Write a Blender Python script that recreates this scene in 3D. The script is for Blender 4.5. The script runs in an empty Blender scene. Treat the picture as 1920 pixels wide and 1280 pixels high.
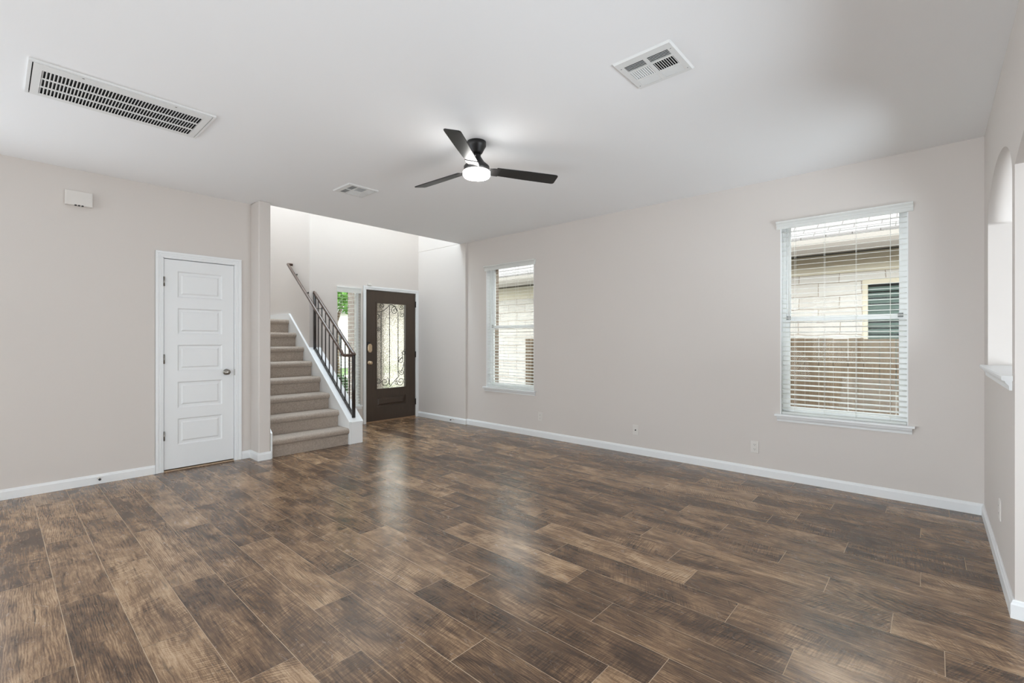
import bpy, bmesh, math, random
from mathutils import Vector, Matrix
random.seed(7)
C = bpy.context.scene.collection
S = bpy.context.scene
R = math.radians
PI = math.pi

# ------------------------------------------------------------------ camera, sky, light, exposure
F_PX, HORIZON = 875.0, 638.5
YAW = math.atan(788.0 / 875.0)              # view turned from the window wall's normal towards the entry
EYE = 1.265
cd = bpy.data.cameras.new('camera'); cam = bpy.data.objects.new('camera', cd); C.objects.link(cam)
cam.location = (0, 0, EYE); cam.rotation_euler = (PI / 2, 0, YAW)
cd.sensor_width = 36.0; cd.lens = F_PX / 1920.0 * 36.0
cd.shift_y = (HORIZON - 640.0) / 1920.0
cd.clip_start = 0.02; cd.clip_end = 300
S.camera = cam
S.view_settings.view_transform = 'Standard'; S.view_settings.look = 'None'
S.view_settings.gamma = 1.0; S.view_settings.use_curve_mapping = False
S.view_settings.exposure = 0.0
S.cycles.use_denoising = True
S.cycles.max_bounces = 12; S.cycles.diffuse_bounces = 8; S.cycles.transparent_max_bounces = 24
S.cycles.sample_clamp_indirect = 6.0
S.cycles.caustics_reflective = False; S.cycles.caustics_refractive = False

world = bpy.data.worlds.new('overcast_sky'); S.world = world; world.use_nodes = True
wn = world.node_tree.nodes; bgn = wn['Background']
bgn.inputs['Color'].default_value = (0.93, 0.97, 1.0, 1); bgn.inputs['Strength'].default_value = 8.0

def area(name, loc, rot, sx, sy, power, col=(1, 1, 1)):
    l = bpy.data.lights.new(name, 'AREA'); l.shape = 'RECTANGLE'; l.size = sx; l.size_y = sy
    l.energy = power; l.color = col
    o = bpy.data.objects.new(name, l); C.objects.link(o); o.location = loc; o.rotation_euler = rot
    return o
# added fill lights out of view, standing in for daylight
FILL_COL = (0.84, 0.925, 1.0)
area('fill_rear', (-3.6, -4.30, 1.10), (R(112), 0, R(-20)), 2.4, 1.9, 80, FILL_COL)  # added fill beside the rear window, turned toward the arch wall
area('fill_left_rear', (-5.40, -1.25, 1.25), (0, R(-99), R(2)), 1.9, 2.3, 60, FILL_COL)  # added fill on the solid left wall, brightens the arch side
beam = area('fill_left_beam', (-5.38, -1.6, 1.35), (0, R(-86), R(46)), 1.6, 1.6, 12, FILL_COL)  # added narrow fill aimed at the arch wall, no window behind it
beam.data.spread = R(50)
area('fill_entry_well', (-6.75, 3.2, 5.42), (0, 0, 0), 2.0, 2.2, 290, (0.74, 0.885, 1.0))  # added panel under the entry ceiling, evens out the tall walls
area('fill_floor_uplight', (-0.6, -0.9, 0.12), Vector((0.0, 0.74, 0.67)).to_track_quat('-Z', 'Y').to_euler(), 1.4, 1.2, 58, FILL_COL)  # added uplight near the floor, brightens the ceiling
side = area('fill_side_room', (2.9, 2.6, 0.60), Vector((-3.4, 0.4, 1.9)).to_track_quat('-Z', 'Y').to_euler(), 3.0, 1.5, 92, FILL_COL)  # added uplight in the side room for the ceiling near the arch
side.data.spread = R(130)

# ------------------------------------------------------------------ mesh helpers
class MB:
    def __init__(s): s.v = []; s.f = []; s.m = []; s.sm = []
    def poly(s, pts, mi=0, smooth=False):
        n = len(s.v); s.v += [tuple(p) for p in pts]; s.f.append(tuple(range(n, n + len(pts)))); s.m.append(mi); s.sm.append(smooth)
    def raw(s, verts, faces, mi=0, smooth=False):
        n = len(s.v); s.v += [tuple(p) for p in verts]
        for f in faces: s.f.append(tuple(i + n for i in f)); s.m.append(mi); s.sm.append(smooth)
        return s
    def box(s, x0, y0, z0, x1, y1, z1, mi=0):
        v = [(x0,y0,z0),(x1,y0,z0),(x1,y1,z0),(x0,y1,z0),(x0,y0,z1),(x1,y0,z1),(x1,y1,z1),(x0,y1,z1)]
        return s.raw(v, [(3,2,1,0),(4,5,6,7),(0,1,5,4),(1,2,6,5),(2,3,7,6),(3,0,4,7)], mi)
    def prism(s, prof, axis, a, b, mi=0, smooth=False):
        """prof: list of 2D points (counter order irrelevant) swept along axis from a to b."""
        def P(p, t):
            if axis == 0: return (t, p[0], p[1])
            if axis == 1: return (p[0], t, p[1])
            return (p[0], p[1], t)
        n = len(prof); v = [P(p, a) for p in prof] + [P(p, b) for p in prof]
        f = [(i, (i + 1) % n, n + (i + 1) % n, n + i) for i in range(n)]
        s.raw(v, f, mi, smooth); s.raw([P(p, a) for p in prof][::-1], [tuple(range(n))], mi); s.raw([P(p, b) for p in prof], [tuple(range(n))], mi)
        return s
    def lathe(s, prof, c=(0,0,0), n=40, axis=2, mi=0):
        """prof: (radius, height) pairs."""
        v = []; f = []
        for r, h in prof:
            for k in range(n):
                a = 2 * PI * k / n; x, y = r * math.cos(a), r * math.sin(a)
                p = (x, y, h) if axis == 2 else ((h, x, y) if axis == 0 else (x, h, y))
                v.append((c[0] + p[0], c[1] + p[1], c[2] + p[2]))
        for i in range(len(prof) - 1):
            for k in range(n): f.append((i*n+k, i*n+(k+1)%n, (i+1)*n+(k+1)%n, (i+1)*n+k))
        s.raw(v, f, mi, True)
        m = len(prof) - 1
        if prof[0][0] > 1e-5: s.raw(v[:n], [tuple(range(n))[::-1]], mi)
        if prof[m][0] > 1e-5: s.raw(v[m*n:], [tuple(range(n))], mi)
        return s
    def tube(s, pts, r, n=8, mi=0, caps=True, square=False):
        pts = [Vector(p) for p in pts]; rings = []
        up = Vector((0, 0, 1))
        t0 = (pts[1] - pts[0]).normalized()
        if abs(t0.dot(up)) > 0.95: up = Vector((1, 0, 0))
        for i, p in enumerate(pts):
            if i == 0: t = (pts[1] - p)
            elif i == len(pts) - 1: t = (p - pts[i-1])
            else: t = (p - pts[i-1]).normalized() + (pts[i+1] - p).normalized()
            t.normalize()
            k = 1.0
            if 0 < i < len(pts) - 1: k = 1 / max(0.35, t.dot((p - pts[i-1]).normalized()))
            a = up - t * up.dot(t)
            if a.length < 1e-4: a = Vector((1,0,0)) - t * t.x
            a.normalize(); b = t.cross(a)
            up = a
            rr = r[i] if isinstance(r, (list, tuple)) else r
            ring = []
            for j in range(n):
                an = 2 * PI * (j + (0.5 if square else 0)) / n
                ring.append(p + (a * math.cos(an) + b * math.sin(an)) * rr * (k if 0 < i < len(pts)-1 and len(pts) < 6 else 1))
            rings.append(ring)
        v = [q for rg in rings for q in rg]; f = []
        for i in range(len(rings) - 1):
            for j in range(n): f.append((i*n+j, i*n+(j+1)%n, (i+1)*n+(j+1)%n, (i+1)*n+j))
        s.raw(v, f, mi, not square)
        if caps:
            s.raw(rings[0], [tuple(range(n))[::-1]], mi); s.raw(rings[-1], [tuple(range(n))], mi)
        return s
    def build(s, name, mats, parent=None, loc=None, bevel=0, seg=2, weld=True, sub=0):
        if not isinstance(mats, (list, tuple)): mats = [mats]
        off = Vector(loc) if loc is not None else (wloc(parent) if parent else Vector((0,0,0)))
        me = bpy.data.meshes.new(name)
        me.from_pydata([tuple(Vector(p) - off) for p in s.v], [], s.f)
        for m in mats: me.materials.append(m)
        for p, mi, sm in zip(me.polygons, s.m, s.sm): p.material_index = mi; p.use_smooth = sm
        bm = bmesh.new(); bm.from_mesh(me)
        if weld: bmesh.ops.remove_doubles(bm, verts=bm.verts, dist=1e-5)
        bmesh.ops.recalc_face_normals(bm, faces=bm.faces); bm.to_mesh(me); bm.free()
        o = bpy.data.objects.new(name, me); C.objects.link(o)
        if parent is not None:
            o.parent = parent; o.location = off - wloc(parent)
        else: o.location = off
        if bevel:
            b = o.modifiers.new('bevel', 'BEVEL'); b.width = bevel; b.segments = seg; b.limit_method = 'ANGLE'; b.angle_limit = R(40)
        return o

def wloc(o):
    p = Vector(o.location)
    while o.parent: o = o.parent; p += Vector(o.location)
    return p
def tag(o, label, cat, group=None, kind=None):
    o['label'] = label; o['category'] = cat
    if group: o['group'] = group
    if kind: o['kind'] = kind
    return o
def thing(name, loc, label, cat, group=None):
    o = bpy.data.objects.new(name, None); o.empty_display_size = 0.1; C.objects.link(o); o.location = loc
    return tag(o, label, cat, group)
def struct(o, label=None, cat=None):
    o['kind'] = 'structure'
    if label: o['label'] = label; o['category'] = cat
    return o
def sroot(name, loc, label, cat):
    o = bpy.data.objects.new(name, None); o.empty_display_size = 0.1; C.objects.link(o); o.location = loc
    return struct(o, label, cat)
def copy_tree(o, loc=None, label=None):
    def rec(q, par):
        c = q.copy(); C.objects.link(c)
        if par: c.parent = par
        for ch in list(q.children): rec(ch, c)
        return c
    r = rec(o, None)
    if loc is not None: r.location = loc
    if label: r['label'] = label
    return r

def grid_wall(mb, axis, c0, c1, a0, a1, z0, z1, holes):
    """wall slab normal to `axis` between c0 and c1, spanning a0..a1 and z0..z1, rectangular holes (a,b,zlo,zhi)."""
    A = sorted({a0, a1} | {min(max(h[i], a0), a1) for h in holes for i in (0, 1)})
    Z = sorted({z0, z1} | {min(max(h[i], z0), z1) for h in holes for i in (2, 3)})
    def solid(i, j):
        if i < 0 or j < 0 or i >= len(A) - 1 or j >= len(Z) - 1: return False
        a, z = (A[i] + A[i+1]) / 2, (Z[j] + Z[j+1]) / 2
        return not any(h[0] < a < h[1] and h[2] < z < h[3] for h in holes)
    def P(c, a, z): return (c, a, z) if axis == 0 else (a, c, z)
    for i in range(len(A) - 1):
        for j in range(len(Z) - 1):
            if not solid(i, j): continue
            x0, x1, y0, y1 = A[i], A[i+1], Z[j], Z[j+1]
            for c in (c0, c1): mb.poly([P(c,x0,y0), P(c,x1,y0), P(c,x1,y1), P(c,x0,y1)])
            if not solid(i-1, j): mb.poly([P(c0,x0,y0), P(c1,x0,y0), P(c1,x0,y1), P(c0,x0,y1)])
            if not solid(i+1, j): mb.poly([P(c0,x1,y0), P(c1,x1,y0), P(c1,x1,y1), P(c0,x1,y1)])
            if not solid(i, j-1): mb.poly([P(c0,x0,y0), P(c1,x0,y0), P(c1,x1,y0), P(c0,x1,y0)])
            if not solid(i, j+1): mb.poly([P(c0,x0,y1), P(c1,x0,y1), P(c1,x1,y1), P(c0,x1,y1)])
    return mb

# ------------------------------------------------------------------ materials
def srgb(r, g, b):
    f = lambda c: (c / 255 / 12.92) if c / 255 <= 0.04045 else ((c / 255 + 0.055) / 1.055) ** 2.4
    return (f(r), f(g), f(b), 1)
class NT:
    def __init__(s, name):
        s.mat = bpy.data.materials.new(name); s.mat.use_nodes = True
        s.t = s.mat.node_tree; s.n = s.t.nodes; s.l = s.t.links; s.b = s.n['Principled BSDF']; s.out = s.n['Material Output']
    def new(s, kind, **kw):
        q = s.n.new(kind)
        for k, v in kw.items(): setattr(q, k, v)
        return q
    def link(s, a, b): s.l.new(a, b)
    def math(s, op, a, b=None, clamp=False):
        q = s.n.new('ShaderNodeMath'); q.operation = op; q.use_clamp = clamp
        for i, x in enumerate((a, b)):
            if x is None: continue
            if isinstance(x, (int, float)): q.inputs[i].default_value = x
            else: s.link(x, q.inputs[i])
        return q.outputs[0]
    def mix(s, fac, a, b, blend='MIX'):
        q = s.n.new('ShaderNodeMix'); q.data_type = 'RGBA'; q.blend_type = blend
        for sock, x in ((q.inputs[0], fac), (q.inputs[6], a), (q.inputs[7], b)):
            if isinstance(x, (int, float)): sock.default_value = x
            elif isinstance(x, tuple): sock.default_value = x
            else: s.link(x, sock)
        return q.outputs[2]
    def noise(s, vec, scale, detail=3, rough=0.55, dist=0.0):
        q = s.n.new('ShaderNodeTexNoise'); q.inputs['Scale'].default_value = scale; q.inputs['Detail'].default_value = detail
        q.inputs['Roughness'].default_value = rough; q.inputs['Distortion'].default_value = dist
        if vec is not None: s.link(vec, q.inputs['Vector'])
        return q.outputs['Fac']
    def mapping(s, vec, scale=(1,1,1), loc=(0,0,0), rot=(0,0,0)):
        q = s.n.new('ShaderNodeMapping'); s.link(vec, q.inputs['Vector'])
        q.inputs['Scale'].default_value = scale; q.inputs['Location'].default_value = loc; q.inputs['Rotation'].default_value = rot
        return q.outputs[0]
    def ramp(s, fac, stops):
        q = s.n.new('ShaderNodeValToRGB'); s.link(fac, q.inputs[0]); e = q.color_ramp.elements
        while len(e) < len(stops): e.new(0.5)
        for x, (p, c) in zip(e, stops): x.position = p; x.color = c if isinstance(c, tuple) else (c, c, c, 1)
        return q.outputs[0]
    def obj(s): return s.new('ShaderNodeTexCoord').outputs['Object']
    def bump(s, h, strength, dist=0.002):
        q = s.n.new('ShaderNodeBump'); q.inputs['Strength'].default_value = strength; q.inputs['Distance'].default_value = dist
        s.link(h, q.inputs['Height']); s.link(q.outputs[0], s.b.inputs['Normal']); return q

def simple(name, col, rough=0.5, metal=0.0, bump=None, var=0.0, spec=0.5):
    t = NT(name); t.b.inputs['Roughness'].default_value = rough; t.b.inputs['Metallic'].default_value = metal
    t.b.inputs['Specular IOR Level'].default_value = spec
    co = t.obj()
    n = t.noise(co, 40 if not bump else bump[0], 3)
    if var:
        lo = tuple(c * (1 - var) for c in col[:3]) + (1,); hi = tuple(min(1, c * (1 + var)) for c in col[:3]) + (1,)
        t.link(t.mix(n, lo, hi), t.b.inputs['Base Color'])
    else: t.b.inputs['Base Color'].default_value = col
    if bump: t.bump(n, bump[1], bump[2])
    return t.mat

M = {}
M['wall'] = simple('painted_wall', srgb(213, 207, 202), 0.75, bump=(170, 0.10, 0.002), spec=0.25)
M['ceiling'] = simple('painted_ceiling', srgb(240, 241, 242), 0.85, bump=(150, 0.15, 0.002), spec=0.2)
M['trim'] = simple('white_trim_paint', srgb(233, 235, 236), 0.38, bump=(30, 0.02, 0.001))
M['door_paint'] = simple('white_door_paint', srgb(231, 233, 234), 0.42, bump=(60, 0.03, 0.001))
M['bronze'] = simple('dark_bronze_metal', srgb(44, 36, 31), 0.35, 0.0, bump=(300, 0.03, 0.001), var=0.15)
M['railwood'] = simple('brown_rail_finish', srgb(84, 66, 56), 0.32, 0.0, bump=(120, 0.04, 0.001), var=0.2)
M['nickel'] = simple('satin_nickel', srgb(150, 146, 140), 0.28, 1.0)
M['brass'] = simple('pale_brass', srgb(214, 190, 160), 0.3, 1.0)
M['black'] = simple('matte_black_metal', srgb(26, 25, 25), 0.38, 0.0, bump=(400, 0.03, 0.001), var=0.1)
M['blade'] = simple('black_fan_blade', srgb(21, 20, 19), 0.42, 0.0, bump=(90, 0.05, 0.001), var=0.2)
M['plastic'] = simple('white_plastic', srgb(220, 216, 211), 0.4, bump=(200, 0.01, 0.001))
M['vinyl'] = simple('white_vinyl', srgb(246, 247, 247), 0.4, bump=(90, 0.01, 0.001))
def mat_slat():
    t = NT('white_blind_slat'); t.b.inputs['Base Color'].default_value = srgb(244, 245, 243); t.b.inputs['Roughness'].default_value = 0.45
    tl = t.new('ShaderNodeBsdfTranslucent'); tl.inputs['Color'].default_value = srgb(244, 245, 243)
    mx = t.new('ShaderNodeMixShader'); mx.inputs[0].default_value = 0.40
    t.link(t.b.outputs[0], mx.inputs[1]); t.link(tl.outputs[0], mx.inputs[2]); t.link(mx.outputs[0], t.out.inputs['Surface'])
    t.bump(t.noise(t.obj(), 80, 3), 0.02, 0.001); return t.mat
M['slat'] = mat_slat()
M['latch'] = simple('grey_latch_plastic', srgb(150, 152, 152), 0.5)
M['cord'] = simple('white_cord', srgb(226, 226, 222), 0.8)
M['vent'] = simple('white_vent_metal', srgb(224, 225, 224), 0.45, bump=(100, 0.02, 0.001))
M['duct'] = simple('dark_duct', srgb(22, 22, 21), 0.9, var=0.2)
M['slot'] = simple('dark_slot', srgb(30, 30, 30), 0.8)
M['rubber'] = simple('dark_rubber', srgb(50, 50, 52), 0.7)
M['concrete'] = simple('pale_concrete', srgb(168, 164, 158), 0.9, bump=(14, 0.2, 0.005), var=0.12)
M['lawn'] = simple('lawn_green', srgb(74, 98, 46), 0.95, bump=(60, 0.6, 0.02), var=0.35)
M['bark'] = simple('tree_bark', srgb(104, 88, 72), 0.95, bump=(25, 0.7, 0.02), var=0.3)
M['leaf'] = simple('green_leaf', srgb(84, 128, 48), 0.6, var=0.45)
M['leafdark'] = simple('dark_green_leaf', srgb(58, 84, 46), 0.65, var=0.4)
M['beige'] = simple('beige_siding', srgb(194, 185, 166), 0.7, bump=(6, 0.05, 0.003), var=0.05)
M['gutter'] = simple('pale_gutter', srgb(140, 133, 126), 0.5, var=0.03)
M['soffit'] = simple('eave_shade_soffit', srgb(58, 54, 48), 0.8)  # soffit coloured dark to stand for the shade under the eave
M['greenslat'] = simple('green_grey_shutter', srgb(92, 108, 102), 0.4, var=0.1)
M['palewall'] = simple('pale_house_wall', srgb(204, 200, 194), 0.8, var=0.04)
M['darkglass'] = simple('dark_window_interior', srgb(36, 40, 40), 0.3)

def mat_glass():
    t = NT('clear_window_glass'); t.n.remove(t.b)
    tr = t.new('ShaderNodeBsdfTransparent'); gl = t.new('ShaderNodeBsdfGlossy'); gl.inputs['Roughness'].default_value = 0.02
    tr.inputs['Color'].default_value = (0.96, 0.98, 0.97, 1)
    fr = t.new('ShaderNodeFresnel'); fr.inputs['IOR'].default_value = 1.18
    mx = t.new('ShaderNodeMixShader'); t.link(fr.outputs[0], mx.inputs[0]); t.link(tr.outputs[0], mx.inputs[1]); t.link(gl.outputs[0], mx.inputs[2])
    t.link(mx.outputs[0], t.out.inputs['Surface']); return t.mat
M['glass'] = mat_glass()

def mat_textured_glass():
    t = NT('hammered_door_glass'); t.n.remove(t.b); co = t.obj()
    mp = t.mapping(co, (1, 1, 0.75))
    vo = t.new('ShaderNodeTexVoronoi'); vo.feature = 'DISTANCE_TO_EDGE'; vo.inputs['Scale'].default_value = 44; t.link(mp, vo.inputs['Vector'])
    bp = t.new('ShaderNodeBump'); bp.inputs['Strength'].default_value = 0.7; bp.inputs['Distance'].default_value = 0.006
    t.link(vo.outputs['Distance'], bp.inputs['Height'])
    tint = t.ramp(vo.outputs['Distance'], [(0.0, srgb(180, 179, 172)), (0.06, srgb(234, 233, 228)), (0.22, srgb(250, 249, 245))])
    rf = t.new('ShaderNodeBsdfRefraction'); rf.inputs['IOR'].default_value = 1.2; rf.inputs['Roughness'].default_value = 0.18
    tl = t.new('ShaderNodeBsdfTransparent')
    for q in (rf, tl): t.link(tint, q.inputs['Color'])
    gl = t.new('ShaderNodeBsdfGlossy'); gl.inputs['Roughness'].default_value = 0.15
    for q in (rf, gl): t.link(bp.outputs[0], q.inputs['Normal'])
    m1 = t.new('ShaderNodeMixShader'); m1.inputs[0].default_value = 0.25
    t.link(rf.outputs[0], m1.inputs[1]); t.link(tl.outputs[0], m1.inputs[2])
    m2 = t.new('ShaderNodeMixShader'); m2.inputs[0].default_value = 0.06
    t.link(m1.outputs[0], m2.inputs[1]); t.link(gl.outputs[0], m2.inputs[2])
    t.link(m2.outputs[0], t.out.inputs['Surface']); return t.mat
M['texglass'] = mat_textured_glass()

def mat_emit(name, col, st):
    t = NT(name); t.b.inputs['Base Color'].default_value = (0.9, 0.9, 0.9, 1)
    t.b.inputs['Emission Color'].default_value = col; t.b.inputs['Emission Strength'].default_value = st
    return t.mat
M['lens'] = mat_emit('lit_fan_lens', (1.0, 0.98, 0.95, 1), 58.0)

def mat_carpet():
    t = NT('beige_carpet'); co = t.obj()
    n1 = t.noise(co, 170, 3, 0.8); n2 = t.noise(co, 900, 2); n3 = t.noise(co, 9, 3)
    n4 = t.noise(co, 55, 3, 0.75)
    a = t.mix(t.ramp(t.math('ADD', t.math('MULTIPLY', n1, 0.6), t.math('MULTIPLY', n4, 0.4)), [(0.36, 0.0), (0.64, 1.0)]), srgb(120, 104, 91), srgb(206, 192, 178)); a = t.mix(t.ramp(n2, [(0.35, 0.0), (0.65, 0.6)]), a, srgb(206, 192, 178))
    a = t.mix(t.math('MULTIPLY', n3, 0.3), a, srgb(150, 134, 120))
    t.link(a, t.b.inputs['Base Color']); t.b.inputs['Roughness'].default_value = 0.95; t.b.inputs['Specular IOR Level'].default_value = 0.1
    t.b.inputs['Sheen Weight'].default_value = 0.3
    t.bump(t.math('ADD', n1, t.math('MULTIPLY', n2, 0.6)), 0.9, 0.006); return t.mat
M['carpet'] = mat_carpet()

def mat_wood_floor():
    t = NT('wood_look_plank_tile')
    uv = t.new('ShaderNodeUVMap'); uv.uv_map = 'plank_uv'; u = uv.outputs[0]
    at = t.new('ShaderNodeAttribute'); at.attribute_name = 'plank_random'; at.attribute_type = 'GEOMETRY'
    sp = t.new('ShaderNodeSeparateColor'); t.link(at.outputs['Color'], sp.inputs[0])
    r1, r2, r3 = sp.outputs[0], sp.outputs[1], sp.outputs[2]
    def sub(a, k): return t.math('MULTIPLY', t.math('SUBTRACT', a, 0.5), k)
    warp = t.noise(t.mapping(u, (2.6, 8, 1)), 1.0, 3, 0.5)
    wv = t.new('ShaderNodeVectorMath', operation='MULTIPLY_ADD')
    cb = t.new('ShaderNodeCombineXYZ'); t.link(warp, cb.inputs[1]); t.link(warp, cb.inputs[0])
    t.link(cb.outputs[0], wv.inputs[0]); wv.inputs[1].default_value = (0.06, 0.034, 0); t.link(u, wv.inputs[2])
    uw = wv.outputs[0]
    blot = t.noise(t.mapping(u, (3.4, 7.5, 1)), 1.0, 5, 0.62, 0.5)
    blot2 = t.noise(t.mapping(u, (6.5, 15, 1), (3.1, 1.7, 0)), 1.0, 6, 0.7, 0.8)
    grain = t.noise(t.mapping(uw, (5, 95, 1)), 1.0, 6, 0.7)
    fine = t.noise(t.mapping(uw, (14, 330, 1)), 1.0, 3, 0.65)
    speck = t.noise(t.mapping(u, (160, 260, 1)), 1.0, 2, 0.6)
    # growth rings, only on some boards
    wave = t.new('ShaderNodeTexWave'); wave.wave_type = 'RINGS'; wave.rings_direction = 'Z'
    wave.inputs['Scale'].default_value = 36; wave.inputs['Distortion'].default_value = 6; wave.inputs['Detail'].default_value = 4
    wave.inputs['Detail Scale'].default_value = 1.6; wave.inputs['Detail Roughness'].default_value = 0.6
    t.link(t.mapping(uw, (0.16, 1.0, 1), (0.05, -0.03, 0)), wave.inputs['Vector'])
    ringm = t.math('MULTIPLY', t.ramp(r2, [(0.34, 1.0), (0.40, 0.0)]), t.ramp(blot2, [(0.34, 1.0), (0.6, 0.35)]))
    # saw kerf marks across the board, each board at its own slant
    rt = t.new('ShaderNodeVectorRotate'); rt.rotation_type = 'Z_AXIS'; t.link(u, rt.inputs['Vector'])
    t.link(sub(r3, 1.1), rt.inputs['Angle'])
    cross = t.noise(t.mapping(rt.outputs[0], (150, 7, 1)), 1.0, 4, 0.65)
    saw = t.new('ShaderNodeTexWave'); saw.wave_type = 'BANDS'; saw.bands_direction = 'X'
    saw.inputs['Scale'].default_value = 21; saw.inputs['Distortion'].default_value = 3.0; saw.inputs['Detail'].default_value = 3; saw.inputs['Detail Scale'].default_value = 1.5
    t.link(rt.outputs[0], saw.inputs['Vector'])
    kerf = t.ramp(saw.outputs['Fac'], [(0.72, 0.0), (0.97, 1.0)])
    sawm = t.math('MULTIPLY', t.ramp(t.noise(t.mapping(u, (3.6, 8, 1), (9, 4, 0)), 1.0, 4, 0.6), [(0.40, 0.0), (0.60, 1.0)]), t.ramp(r2, [(0.42, 0.12), (0.50, 1.0)]))
    coarse = t.ramp(r1, [(0.62, 0.0), (0.66, 1.0)])
    tone = t.math('ADD', 0.43, sub(blot, 1.30))
    tone = t.math('ADD', tone, sub(r1, 0.30))
    tone = t.math('ADD', tone, sub(grain, 1.15))
    tone = t.math('ADD', tone, sub(fine, 0.60))
    tone = t.math('ADD', tone, sub(speck, 0.22))
    tone = t.math('ADD', tone, t.math('MULTIPLY', sub(wave.outputs['Fac'], 0.26), ringm))
    tone = t.math('ADD', tone, t.math('MULTIPLY', sub(cross, 1.25), sawm))
    tone = t.math('ADD', tone, t.math('MULTIPLY', t.math('MULTIPLY', kerf, 0.22), t.math('MULTIPLY', sawm, coarse)))
    col = t.ramp(tone, [(0.10, srgb(64, 47, 35)), (0.34, srgb(100, 77, 58)), (0.52, srgb(134, 106, 80)), (0.70, srgb(167, 137, 106)), (0.92, srgb(198, 170, 139))])
    # weathered dark patches with ragged grain edges, knots and cracks
    ragged = t.math('ADD', blot2, t.math('ADD', sub(grain, 0.30), sub(speck, 0.18)))
    patch = t.ramp(ragged, [(0.60, 0.0), (0.72, 0.75)])
    col = t.mix(t.math('MULTIPLY', patch, t.ramp(r3, [(0.15, 0.30), (0.75, 1.0)])), col, srgb(62, 48, 38))
    crack = t.ramp(t.noise(t.mapping(uw, (2.2, 52, 1), (5, 2, 0)), 1.0, 3, 0.5, 0.3), [(0.275, 1.0), (0.31, 0.0)])
    col = t.mix(t.math('MULTIPLY', crack, 0.8), col, srgb(52, 40, 31))
    streak = t.ramp(t.noise(t.mapping(uw, (1.7, 34, 1), (2, 8, 0)), 1.0, 5, 0.7, 0.2), [(0.33, 1.0), (0.43, 0.0)])
    col = t.mix(t.math('MULTIPLY', streak, t.ramp(r1, [(0.2, 0.15), (0.6, 0.60)])), col, srgb(60, 45, 34))
    t.link(col, t.b.inputs['Base Color'])
    rg = t.math('ADD', 0.20, t.math('MULTIPLY', blot2, 0.12))
    t.link(rg, t.b.inputs['Roughness']); t.b.inputs['Specular IOR Level'].default_value = 0.62
    hgt = t.math('ADD', t.math('MULTIPLY', grain, 0.6), t.math('MULTIPLY', cross, sawm))
    t.bump(hgt, 0.16, 0.0012)
    return t.mat
M['floor'] = mat_wood_floor()
M['grout'] = simple('tan_grout', srgb(204, 182, 156), 0.85, bump=(300, 0.1, 0.001), var=0.06)

def mat_door_brown():
    t = NT('dark_brown_stained_door'); co = t.obj()
    g = t.noise(t.mapping(co, (90, 90, 4)), 1.0, 5, 0.65); b = t.noise(co, 3, 2)
    a = t.mix(g, srgb(54, 43, 35), srgb(86, 72, 60)); a = t.mix(t.math('MULTIPLY', b, 0.4), a, srgb(70, 58, 48))
    t.link(a, t.b.inputs['Base Color']); t.b.inputs['Roughness'].default_value = 0.4; t.bump(g, 0.15, 0.001); return t.mat
M['door_brown'] = mat_door_brown()

def brick_mat(name, c1, c2, mortar, scale, bw, bh, msize, plane, bump=0.6, disp=0.0):
    t = NT(name); co = t.obj(); sp = t.new('ShaderNodeSeparateXYZ'); t.link(co, sp.inputs[0])
    cb = t.new('ShaderNodeCombineXYZ')
    src = {'x': [sp.outputs[0]], 'y': [sp.outputs[1]]}.get(plane)
    a = sp.outputs[0] if plane == 'x' else (sp.outputs[1] if plane == 'y' else t.math('ADD', sp.outputs[0], sp.outputs[1]))
    t.link(a, cb.inputs[0]); t.link(sp.outputs[2], cb.inputs[1])
    vec = cb.outputs[0]
    if disp:
        nn = t.new('ShaderNodeTexNoise'); nn.inputs['Scale'].default_value = 3.0; nn.inputs['Detail'].default_value = 3; t.link(vec, nn.inputs['Vector'])
        vm = t.new('ShaderNodeVectorMath', operation='MULTIPLY_ADD'); t.link(nn.outputs['Color'], vm.inputs[0]); vm.inputs[1].default_value = (disp, disp, 0); t.link(vec, vm.inputs[2]); vec = vm.outputs[0]
    br = t.new('ShaderNodeTexBrick'); t.link(vec, br.inputs['Vector'])
    br.inputs['Color1'].default_value = c1; br.inputs['Color2'].default_value = c2; br.inputs['Mortar'].default_value = mortar
    br.inputs['Scale'].default_value = scale; br.inputs['Mortar Size'].default_value = msize
    br.inputs['Brick Width'].default_value = bw; br.inputs['Row Height'].default_value = bh
    br.inputs['Mortar Smooth'].default_value = 0.3
    n = t.noise(co, 12, 4)
    col = t.mix(t.math('MULTIPLY', n, 0.25), br.outputs['Color'], tuple(c * 0.8 for c in c1[:3]) + (1,))
    t.link(col, t.b.inputs['Base Color']); t.b.inputs['Roughness'].default_value = 0.9
    t.bump(t.math('ADD', t.math('MULTIPLY', br.outputs['Fac'], -1.0), t.math('MULTIPLY', n, 0.8)), bump, 0.02); return t.mat
M['stone'] = brick_mat('pale_limestone_blocks', srgb(194, 189, 183), srgb(182, 175, 168), srgb(146, 130, 114), 1.0, 0.52, 0.19, 0.005, 'x', 0.7, 0.075)
M['shingle'] = brick_mat('pale_roof_shingles', srgb(116, 112, 110), srgb(104, 100, 98), srgb(62, 55, 51), 1.0, 0.30, 0.085, 0.006, 'x', 0.5)
M['veneer'] = brick_mat('tan_brown_brick', srgb(122, 106, 90), srgb(104, 88, 74), srgb(140, 130, 118), 1.0, 0.20, 0.075, 0.010, 'xy', 0.4)
M['brick'] = brick_mat('brown_grey_brick', srgb(140, 128, 121), srgb(122, 109, 102), srgb(160, 155, 149), 1.0, 0.20, 0.075, 0.010, 'xy', 0.5)

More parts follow.
